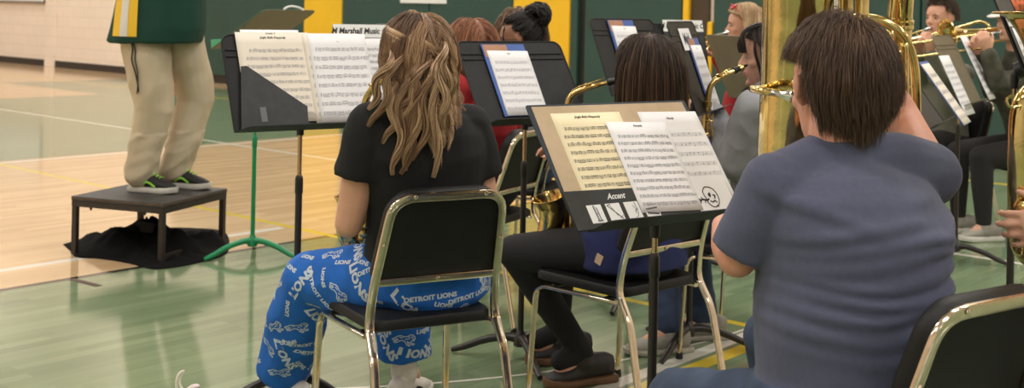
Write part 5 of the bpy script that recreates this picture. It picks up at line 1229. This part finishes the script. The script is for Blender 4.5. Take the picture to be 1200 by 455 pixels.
for (px0, px1, mm, nm) in ((132.5, 164.5, 'yellow_cloth', 'yellow_stripe'), (143, 153.5, 'white_cloth', 'white_stripe')):
    m_ = MB(); vs = []; nx, nz = 8, 40; ok = True; off = .006 if nm[0] == 'y' else .008
    z0, z1 = P(150, 43.0, 6.20)[2], 1.62
    for j in range(nz+1):
        for i in range(nx+1):
            X = P(px0+(px1-px0)*i/nx, 20, 6.27)[0]; h = T12.ray_cast(Vector((X-.0, 5.5, z0+(z1-z0)*j/nz)), Vector((0, 1, 0)))
            if h[0] is None: h = (Vector((X, 6.3, z0+(z1-z0)*j/nz)), Vector((0, -1, 0)))
            vs.append(np.array(h[0])-V(0, off, 0))
    m_.add(vs, [(j*(nx+1)+i, j*(nx+1)+i+1, (j+1)*(nx+1)+i+1, (j+1)*(nx+1)+i) for j in range(nz) for i in range(nx)]); m_.build(nm, M[mm], sh12, fix=False, angle=180)
ld = MB(); T12b = bvh(tr12); pts = []
for px, py in ((152, 44), (156, 56), (155, 70), (159, 84), (162, 98), (163, 108)):
    h = T12b.ray_cast(Vector(e0), Vector(nrm(P(px, py, 1)-e0))); q = np.array(h[0]) if h[0] is not None else P(px, py, 6.24); pts.append(q+V(0, -.010, 0))
ld.sweep(bez(pts, 5), (.006, .0035), 8); ld.sweep(bez([pts[0], pts[1]+V(.012, 0, 0), pts[2]+V(.018, 0, 0), pts[3]+V(.012, 0, 0), pts[4], pts[5]+V(-.008, 0, -.01)], 5), (.005, .003), 8)
tag(ld.build('lanyard', mat('lanyard', lin(40, 36, 38), .7, var=.5, vscale=200)), 'dark patterned lanyard hanging from the pocket of the conductor\'s khaki trousers', 'lanyard')
# ------------------------------------------------------------------ instruments
def px_path(L): return [P(a, b, d) for a, b, d in L]
BR, BS = M['brass'], M['brass_sax']
# ---- tuba
tb = thing('tuba', 'large brass tuba held upright by the player in the slate t-shirt', 'tuba', P(950, 300, 2.8), 0, world=True)
Z = [(940, -178, 2.74, .205), (940, -168, 2.74, .170), (940, -140, 2.745, .135), (940, -95, 2.75, .112), (940, -45, 2.76, .097), (938, 0, 2.77, .0865), (931, 100, 2.79, .078), (923, 200, 2.80, .071), (917, 285, 2.80, .066), (919, 335, 2.80, .062), (936, 378, 2.81, .058), (968, 398, 2.83, .054), (1003, 385, 2.86, .050), (1030, 345, 2.91, .046), (1040, 270, 2.95, .041), (1044, 200, 2.98, .037), (1047, 120, 3.0, .034), (1054, 28, 3.0, .0315), (1056, -40, 2.95, .030), (1042, -95, 2.92, .027), (1012, -112, 2.88, .024), (990, -85, 2.85, .021), (984, -30, 2.83, .019), (984, 40, 2.82, .018)]
pts = bez([P(*q[:3]) for q in Z], 7); rad = lerps([q[3] for q in Z], 7)
def seg(i0, i1, name, m=BR): 
    b = MB(); b.sweep(pts[i0*7:i1*7+1], rad[i0*7:i1*7+1], 28, cap=(i0 != 0)); return b.build(name, m, tb, angle=180)
seg(0, 9, 'bell_stem'); seg(9, 14, 'bottom_bow'); seg(14, 17, 'outer_branch'); seg(17, 23, 'top_bow')
b = MB(); b.sweep([pts[0]+V(math.cos(a), math.sin(a), 0)*.205 for a in np.linspace(0, 6.283, 49)[:-1]], .005, 8, closed=True); b.build('bell_rim', BR, tb)
def ferr(k, w=.004):
    i = int(k*7); t = nrm(pts[i+1]-pts[i-1]); b = MB(); r_ = rad[i]; b.lathe([(r_+.001, -.012), (r_+w, -.010), (r_+w, -.004), (r_+w*.6, 0), (r_+w, .004), (r_+w, .010), (r_+.001, .012)], pts[i], t, 28); b.build('ferrule', BR, tb)
for k in (9, 14, 17.05, 20): ferr(k)
def tube(L, r, name, m=BR, sm=6): b = MB(); b.sweep(bez(px_path(L), sm), r, 14); return b.build(name, m, tb, angle=180)
tube([(978, 30, 2.90), (1000, 22, 2.90), (1020, 22, 2.90), (1042, 29, 2.90), (1060, 45, 2.90), (1070, 72, 2.905), (1073, 105, 2.91), (1073, 160, 2.93), (1070, 240, 2.95), (1058, 300, 2.96)], .0125, 'tuning_slide')
tube([(1011, -95, 2.80), (1011, -30, 2.79), (1010, 20, 2.78), (1007, 80, 2.78), (1005, 150, 2.79)], .0155, 'valve_branch')
tube([(994, -70, 2.76), (995, 0, 2.76), (996, 60, 2.76), (1004, 84, 2.76), (1014, 60, 2.76)], .0095, 'valve_slide')
tube([(1043, 36, 2.80), (1043, 90, 2.80), (1042, 170, 2.81), (1034, 190, 2.81), (1028, 165, 2.81), (1029, 60, 2.80)], .0085, 'valve_slide')
tube([(1060, 50, 2.83), (1061, 110, 2.83), (1058, 190, 2.83), (1050, 205, 2.83), (1043, 190, 2.83)], .0085, 'valve_slide')
tube([(978, -60, 2.70), (979, 0, 2.70), (979, 50, 2.70)], .0062, 'silver_tube', M['silver'])  # plain thin silver tube, upright beside the bell stem
tube([(923, 111, 2.655), (910, 109, 2.66), (896, 107, 2.68), (886, 105, 2.71), (881.5, 104, 2.76), (884, 104, 2.83), (896, 104, 2.89), (930, 104, 2.93), (975, 100, 2.88)], .0088, 'leadpipe')
mp = MB(); mo = P(925, 112, 2.648); ax = nrm(P(905, 108.5, 2.66)-mo); mp.lathe([(.014, -.008), (.0145, -.003), (.013, .0), (.008, .016), (.007, .03), (.008, .04)], mo, ax, 20); mp.build('mouthpiece', M['silver'], tb)
for i in range(4):
    c = P(966+i*12, 150, 2.80); b = MB(); b.lathe([(.010, -.02), (.017, -.018), (.017, 0), (.0155, .004), (.0155, .12), (.0175, .124), (.0175, .145), (.008, .150), (.004, .152), (.004, .175), (.011, .178), (.011, .184)], c+V(0, 0, -.05), V(0, 0, 1), 18); b.build('valve', BR, tb)
for (p, q) in (((955, 60, 2.76), (1003, 66, 2.78)), ((1050, 60, 2.97), (1068, 62, 2.92)), ((950, 250, 2.80), (1035, 250, 2.88)), ((1056, 118, 2.97), (1072, 120, 2.92))):
    b = MB(); a_, c_ = P(*p), P(*q); d_ = nrm(c_-a_); b.sweep([a_, c_], .004, 8); b.lathe([(.010, 0), (.010, .002), (.004, .006)], a_, d_, 12); b.lathe([(.010, 0), (.010, .002), (.004, .006)], c_, -d_, 12); b.build('brace', BR, tb)
b = MB(); sp = P(1066, 103, 2.90); b.lathe([(.004, 0), (.004, .012), (.007, .013), (.007, .018)], sp, V(-.8, -.6, 0), 10); b.sweep([sp, sp+V(-.012, -.01, -.02)], .002, 6); b.build('water_key', BR, tb)

def saxophone(label, neck, body, rb, bell, rbell, keys=9, kside=V(0, -1, 0), mp_len=.07):
    t = thing('saxophone', label, 'saxophone', body[0], 0, 'saxophones', world=True)
    a, b_ = neck[0], neck[1]; d = nrm(b_-a)
    m = MB(); m.lathe([(.004, -mp_len), (.0075, -mp_len*.6), (.0105, -mp_len*.3), (.0115, 0), (.0125, .003), (.0125, .012), (.010, .013)], a, d, 14); mo = m.build('mouthpiece', M['black_plastic'], t)
    m = MB(); m.lathe([(.0135, 0), (.0135, .018)], a-d*mp_len*.55, d, 14); m.build('ligature', BS, mo)
    pn = bez(neck, 6); m = MB(); m.sweep(pn, lerps(list(np.linspace(.0075, .0135, len(neck))), 6), 14); m.sweep([p+V(0, 0, .016) for p in pn[4:-8]], .0022, 6); 
    m.lathe([(.012, 0), (.015, .002), (.015, .006), (.012, .008)], neck[2]+V(0, 0, .008), V(0, 0, 1), 12); m.build('neck', BS, t)
    m = MB(); m.lathe([(.016, -.012), (.018, -.01), (.018, .01), (.016, .012)], body[0], nrm(body[1]-body[0]), 16); m.build('neck_collar', BS, t)
    pb = bez(body, 6); m = MB(); m.sweep(pb, lerps(rb, 6), 18); m.build('body_tube', BS, t, angle=180)
    pl = bez(bell, 6); m = MB(); rr = lerps(rbell, 6); m.sweep(pl, rr, 26, cap=False); m.sweep(pl[::-1][:14], [r-.002 for r in rr[::-1][:14]], 26, cap=False); bo = m.build('bell', BS, t, angle=180, fix=False)
    ax = nrm(pl[-1]-pl[-3]); r0 = nrm(np.cross(ax, V(0, 0, 1))); u0 = np.cross(r0, ax); m = MB(); m.sweep([pl[-1]+(r0*math.cos(q)+u0*math.sin(q))*rr[-1] for q in np.linspace(0, 6.283, 41)[:-1]], .0022, 8, closed=True); m.build('bell_rim', BS, bo)
    n = len(pb)
    for i in range(keys):
        k = 3+int((n*.66)*i/keys); p = pb[k]; ax = nrm(pb[k+1]-pb[k]); out = nrm(kside-ax*np.dot(kside, ax)); sd = np.cross(out, ax); r_ = lerps(rb, 6)[k]; kr = .009+.008*i/keys; q = p+out*(r_+.004)
        m = MB(); m.lathe([(kr*.95, 0), (kr*.95, .006), (kr*1.02, .007), (kr*1.02, .011), (kr*.7, .0125), (.002, .0135)], q, out, 16); m.sweep([q+out*.012, q+sd*(kr+.010)+out*.004], .0022, 6); m.build('key', BS, t)
    m = MB(); 
    for o_ in (.020, -.020): m.sweep([pb[k]+nrm(kside-nrm(pb[min(k+1, n-1)]-pb[k-1])*np.dot(kside, nrm(pb[min(k+1, n-1)]-pb[k-1])))*(.024)+np.cross(V(0, 0, 1), kside)*o_ for k in range(2, int(n*.7))], .0024, 6)
    m.build('key_rods', BS, t)
    return t
saxophone('tenor saxophone of the navy sweatshirt student, its bell showing left of the tan folder',
    px_path([(716, 96, 4.16), (703, 99, 4.17), (690, 103, 4.19), (676, 108, 4.21), (668, 115, 4.22), (665, 128, 4.22)]),
    px_path([(665, 130, 4.22), (666, 180, 4.21), (668, 230, 4.20), (668, 275, 4.19), (664, 300, 4.18), (655, 318, 4.17), (642, 316, 4.16)]), [.014, .019, .024, .030, .033, .036, .038],
    px_path([(640, 314, 4.165), (635, 295, 4.16), (642, 275, 4.155), (647, 257, 4.15), (648, 243, 4.145), (645, 230, 4.14)]), [.036, .037, .039, .044, .052, .066], keys=11, kside=nrm(V(.5, -1, 0)))
saxophone('saxophone of the grey hoodie student, its gold neck showing right of the edge-on stand',
    px_path([(863, 82, 4.64), (852, 87, 4.62), (843, 92, 4.62), (835, 98, 4.62), (831, 107, 4.62), (829, 120, 4.62)]),
    px_path([(829, 122, 4.62), (827, 165, 4.62), (825, 205, 4.62), (823, 245, 4.62), (815, 258, 4.62), (803, 252, 4.61)]), [.014, .019, .024, .030, .034, .036],
    px_path([(804, 253, 4.61), (800, 235, 4.60), (800, 212, 4.60), (798, 196, 4.60), (793, 186, 4.60)]), [.036, .040, .046, .054, .066], keys=9, mp_len=.055)
saxophone('saxophone of the blonde student in blue trousers, mostly hidden in front of her',
    px_path([(455, 92, 3.70), (446, 97, 3.72), (437, 104, 3.74), (431, 112, 3.76), (428, 122, 3.77), (428, 132, 3.77)]),
    px_path([(428, 134, 3.77), (430, 180, 3.77), (430, 225, 3.76), (428, 262, 3.75), (421, 285, 3.74), (410, 283, 3.73)]), [.014, .017, .021, .026, .029, .031],
    px_path([(411, 284, 3.73), (407, 270, 3.73), (409, 252, 3.73), (412, 240, 3.73), (412, 230, 3.73)]), [.031, .034, .038, .044, .052], keys=8)

# ---- trumpet of the woman in red
t = thing('trumpet', 'brass trumpet with silver mouthpiece played by the woman in red', 'trumpet', P(850, 39, 7.2), 0, world=True)
m0 = J8m = rt8; mq = P(853, 37.5, 7.22); e1 = P(765, 60, 7.0); d = nrm(e1-mq); up_ = V(0, 0, 1)
b = MB(); b.lathe([(.013, 0), (.013, .006), (.007, .018), (.005, .03), (.006, .10)], mq, d, 14); b.build('mouthpiece', M['silver'], t)
b = MB(); b.sweep([mq+d*.09, mq+d*.52], .0065, 10); b.sweep(bez([mq+d*.52, mq+d*.57-V(0, 0, .02), mq+d*.52-V(0, 0, .045), mq+d*.2-V(0, 0, .045)], 6), .0065, 10); b.build('leadpipe', BR, t)
b = MB(); b.sweep(bez([mq+d*.2-V(0, 0, .085), mq+d*.13-V(0, 0, .06), mq+d*.17-V(0, 0, .025), mq+d*.3-V(0, 0, .02), mq+d*.44-V(0, 0, .02), mq+d*.50-V(0, 0, .02), mq+d*.535-V(0, 0, .02)], 6), lerps([.006, .006, .007, .011, .02, .034, .058], 6), 20); b.build('bell', BR, t, angle=180)
for i in range(3):
    c = mq+d*(.22+i*.035)-V(0, 0, .11); b = MB(); b.lathe([(.008, -.004), (.0125, 0), (.0115, .004), (.0115, .10), (.0125, .104), (.006, .112), (.003, .114), (.003, .14), (.009, .142), (.009, .147)], c, V(0, 0, 1), 14); b.build('valve', BR, t)

def trombone(label, bow, bell, mouth_):
    t = thing('trombone', label, 'trombone', bow, 0, 'trombones', world=True)
    d = nrm(bell-bow); L_ = np.linalg.norm(bell-bow); s_ = nrm(np.cross(d, V(0, 0, 1))); dn = nrm(-V(0, 0, 1)*.75-s_*.65); dn = nrm(dn-d*np.dot(dn, d)); w = .085
    b = MB(); pts = bez([bow+d*.06, bow+d*L_*.35, bow+d*L_*.6, bow+d*L_*.8, bow+d*L_*.92, bow+d*L_*.975, bell], 5); b.sweep(pts, lerps([.0095, .013, .018, .030, .052, .078, .105], 5), 24, cap=False); b.build('bell', BR, t, angle=180)
    r0 = nrm(np.cross(d, V(0, 0, 1))); u0 = np.cross(r0, d); b = MB(); b.sweep([bell+(r0*math.cos(q)+u0*math.sin(q))*.105 for q in np.linspace(0, 6.283, 33)[:-1]], .003, 6, closed=True); b.build('bell_rim', BR, t)
    b = MB(); b.sweep(bez([bow+d*.08, bow+d*.01, bow-d*.03+dn*w*.5, bow+d*.01+dn*w, bow+d*.08+dn*w], 6), .0095, 12); b.build('tuning_bow', BR, t)
    b = MB(); b.sweep([bow+d*.07+dn*w, bow+d*.33+dn*w], .0085, 12); b.build('inner_tube', BR, t)
    mp_ = mouth_; g1 = mp_+nrm(d)*.05
    b = MB(); b.lathe([(.013, 0), (.013, .006), (.007, .02), (.006, .07)], mp_, d, 14); b.build('mouthpiece', M['silver'], t)
    b = MB(); b.sweep([mp_+d*.06, mp_+d*.62], .0068, 10); b.sweep(bez([mp_+d*.62, mp_+d*.66+dn*.05, mp_+d*.62+dn*.10], 6), .0075, 10); b.sweep([mp_+d*.62+dn*.10, mp_+d*.10+dn*.10], .0068, 10); b.build('slide', BR, t)
    for k in (.10, .18): 
        b = MB(); b.sweep([mp_+d*k, mp_+d*k+dn*.10], .005, 8); b.build('brace', BR, t)
    b = MB(); b.sweep([bow+d*.20, bow+d*.20+dn*w], .004, 8); b.build('cross_brace', BR, t); b = MB(); b.sweep([bow+d*.3+dn*w, mp_+d*.12+dn*.10], .007, 8); b.build('joint_tube', BR, t)
    return t
trombone('trombone of the young man with short swept hair, its tuning bow beside his ear', P(1149, 25, 7.48), P(1045, 56, 7.35), MOUTH9)
trombone('trombone of the player in the orange cap, its bell edge near the young man\'s chin', P(1204, 30, 7.30), P(1110, 42, 7.22), MOUTH10)

# ---- horn at the right edge
t = thing('euphonium', 'brass horn with an upright bell cut off by the right edge of the picture', 'brass horn', P(1225, 200, 2.5), 0, world=True)
H_ = [(1234, 15, 2.52, .118), (1234, 19, 2.52, .100), (1234, 30, 2.52, .078), (1235, 52, 2.52, .060), (1237, 90, 2.53, .047), (1238, 160, 2.54, .040), (1238, 240, 2.55, .034), (1232, 285, 2.55, .032), (1215, 300, 2.54, .030), (1200, 285, 2.53, .028), (1196, 240, 2.52, .026), (1195, 180, 2.51, .024), (1196, 135, 2.51, .022), (1204, 112, 2.51, .020), (1220, 104, 2.52, .018)]
pp_ = bez([P(*q[:3]) for q in H_], 6); rr_ = lerps([q[3] for q in H_], 6)
b = MB(); b.sweep(pp_[:37], rr_[:37], 28, cap=False); b.sweep(pp_[:20], [r-.003 for r in rr_[:20]], 28, cap=False); b.build('bell', BR, t, angle=180, fix=False)
b = MB(); b.sweep(pp_[36:], rr_[36:], 20); b.build('body_tube', BR, t, angle=180)
b = MB(); tx = nrm(pp_[0]-pp_[1]); r0 = nrm(np.cross(tx, V(0, 1, 0))); u0 = np.cross(tx, r0); b.sweep([pp_[0]+(r0*math.cos(q)+u0*math.sin(q))*.118 for q in np.linspace(0, 6.283, 49)[:-1]], .003, 8, closed=True); b.build('bell_rim', BR, t)
b = MB(); b.sweep(bez([P(1186, 112, 2.46), P(1180, 116, 2.46), P(1181, 123, 2.46), P(1188, 126, 2.46), P(1196, 124, 2.47)], 5), .0035, 8); b.build('finger_hook', BR, t)
for i in range(3):
    b = MB(); b.lathe([(.012, 0), (.016, .004), (.016, .012), (.014, .014), (.014, .10), (.016, .104), (.010, .112)], P(1200+i*13, 300, 2.46), V(0, 0, 1), 16); b.build('valve', BR, t)
# ------------------------------------------------------------------ platform, cloth and small things
t = thing('conductor_platform', 'low square platform with black steel frame and dark worn top under the conductor', 'platform', G(0, 0)*0+V(-1.9, 6.4, 0), 0, world=True)
M['steel_black'] = mat('steel_black', lin(44, 38, 34), .5, var=.3, vscale=30); M['top_board'] = mat('top_board', lin(58, 56, 54), .6, var=.3, vscale=12)
M['edge_wood'] = mat('edge_wood', lin(110, 84, 60), .7, var=.5, vscale=60)
Nc = P(190, 239.5, 6.05)[:2]; Nc = V(P(190, 308, 6.02)[0], 6.02, 0)
pu = nrm(V(-.945, .325, 0)); pv = nrm(V(.30, .95, 0)); pv = nrm(pv-pu*np.dot(pv, pu)); A_, B_ = .56, .58; RP = np.array([pu, pv, V(0, 0, 1)]); H_ = PLZ
b = MB(); b.box(Nc+pu*A_/2+pv*B_/2+V(0, 0, H_-.011), (A_+.004, B_+.004, .022), RP); b.build('top_board', M['top_board'], t, smooth=False, bevel=.003)
b = MB()
for (c, sz) in ((pu*A_/2, (A_, .006, .006)), (pv*B_/2, (.006, B_, .006))): b.box(Nc+c+V(0, 0, H_-.008), (sz[0], sz[1], .004), RP)
b.build('worn_edge', M['edge_wood'], t, smooth=False)
b = MB()
for (c, sz) in ((pu*A_/2+pv*.015, (A_, .03, .03)), (pu*A_/2+pv*(B_-.015), (A_, .03, .03)), (pu*.015+pv*B_/2, (.03, B_-.06, .03)), (pu*(A_-.015)+pv*B_/2, (.03, B_-.06, .03))): b.box(Nc+c+V(0, 0, H_-.038), sz, RP)
b.build('frame', M['steel_black'], t, smooth=False, bevel=.002)
for (i, j) in ((0, 0), (1, 0), (0, 1), (1, 1)):
    b = MB(); c = Nc+pu*(.015+i*(A_-.03))+pv*(.015+j*(B_-.03)); b.box(c+V(0, 0, (H_-.053)/2+.001), (.028, .028, H_-.055), RP); b.build('leg', M['steel_black'], t, smooth=False, bevel=.002)
b = MB(); b.box(Nc+pu*.015+pv*B_/2+V(0, 0, .030), (.02, B_-.06, .02), RP); b.build('bottom_rail', M['steel_black'], t, smooth=False)
for k in (.12, .45):
    b = MB(); b.lathe([(.006, 0), (.008, .006), (.002, .016)], Nc+pu*k+pv*.015+V(0, 0, H_-.054), V(0, 0, -1), 8); b.build('bolt', M['steel_black'], t)
# black cloth bag lying under the platform
def fl(px, py, z=0.0): 
    d = P(px, py, 1)-V(0, 0, EYE); k = (z-EYE)/d[2]; return V(0, 0, EYE)+d*k
out = [(74, 287), (100, 280), (140, 277), (185, 268), (230, 268), (262, 272), (269, 288), (262, 300), (235, 308), (205, 314), (178, 316), (150, 309), (118, 304), (90, 302), (84, 296)]
pts = [fl(a, b_) for a, b_ in out]; cen = sum(pts)/len(pts); m = MB(); n = 0; K = 18; rim = bez(pts+[pts[0]], 6)[:-1]; ns = len(rim); vs = []
peak = [(fl(172, 288), .13, .15), (fl(140, 294), .10, .14), (fl(232, 290), .085, .12), (fl(205, 296), .10, .11), (fl(105, 292), .06, .14), (fl(252, 290), .10, .08)]
for k in range(K+1):
    f_k = 1-k/K
    for q in rim:
        p = cen+(q-cen)*f_k; e = min(1, (1-f_k)*3.2); z = max([h*math.exp(-(np.linalg.norm(p-c)/w)**2) for c, h, w in peak])
        z = (z*.9+.018)*e**.6; z += .045*e*(1-abs(noise.noise(Vector((p[0]*8, p[1]*12, 1)))*2.8))*(.4+z*5)*.6+.006*e*noise.noise(Vector((p[0]*30, p[1]*30, 2)))
        vs.append(V(p[0], p[1], max(.003, z)))
fs = [(k*ns+j, k*ns+(j+1) % ns, (k+1)*ns+(j+1) % ns, (k+1)*ns+j) for k in range(K) for j in range(ns)]
base = len(vs); vs += [V(q[0], q[1], .001) for q in rim]; fs += [(base+j, base+(j+1) % ns, (j+1) % ns, j) for j in range(ns)]+[tuple(range(base, base+ns))[::-1]]
m.add(vs, fs); tag(m.build('cloth_bag', mat('bag_black', lin(11, 10, 10), .85, spec=.12, bump=.0008, bscale=120, var=.2), angle=180), 'crumpled black cloth bag lying on the floor under the platform', 'bag')
b = MB(); c = fl(168, 292); b.prism(rrect(.12, .05, .01, 3), c+V(0, -.0, .115), pu*-1, V(0, 0, 1)*.95+pv*.3, pv, .012); tag(b.build('folded_strap', M['dark_cloth']), 'dark folded strap end standing up from the black cloth bag', 'strap')
# white cable on the conductor's stand
b = MB(); c0 = P(344, 10.5, 5.98); b.sweep(bez([P(332, 15, 6.1), P(334, 10, 6.1), P(341, 7.5, 6.12), P(350, 9, 6.14), P(356, 12, 6.15)], 6), .006, 8); tag(b.build('white_cable', M['white_print']), 'white cable looped over the top of the conductor\'s green stand', 'cable')
# dark tape mark and the pale curled ribbon on the floor
b = MB(); a_, c_ = fl(84, 327.5), fl(116, 335.5); dd = nrm(c_-a_); nn_ = V(-dd[1], dd[0], 0); b.box((a_+c_)/2+V(0, 0, .0008), (np.linalg.norm(c_-a_), .035, .0012), np.array([dd, nn_, V(0, 0, 1)]))
tag(b.build('tape_mark', mat('tape_dark', lin(84, 62, 52), .6), smooth=False), 'short dark tape mark on the green floor left of the platform\'s reflection', 'tape')
t = thing('ribbon_curl', 'pale curled ribbon with a pinkish lobe on the green floor at the bottom left', 'ribbon', fl(215, 466), 0, world=True)
M['ribbon'] = mat('ribbon_pale', lin(236, 228, 212), .5); M['ribbon_pink'] = mat('ribbon_pink', lin(226, 206, 204), .5)
D0 = fl(215, 466)[1]
b = MB(); b.sweep(bez([P(210, 466, D0), P(207, 452, D0), P(209, 441, D0), P(213, 436, D0), P(216.5, 434.3, D0)], 6), lerps([.004, .005, .0065, .0045, .0008], 6), 10); b.sweep(bez([P(222, 466, D0), P(213, 456, D0), P(210.5, 448, D0), P(212.5, 441, D0), P(216.5, 434.8, D0)], 6), lerps([.007, .005, .004, .003, .0008], 6), 10); b.build('curl', M['ribbon'], t)
b = MB(); b.loft([(P(218, 459, D0), V(0, .010, 0), V(0, 0, .010)), (P(224, 455.5, D0), V(0, .014, 0), V(0, 0, .012)), (P(230, 453.5, D0), V(0, .013, 0), V(0, 0, .010)), (P(234, 452.6, D0), V(0, .005, 0), V(0, 0, .004))], 14); b.build('lobe', M['ribbon_pink'], t)
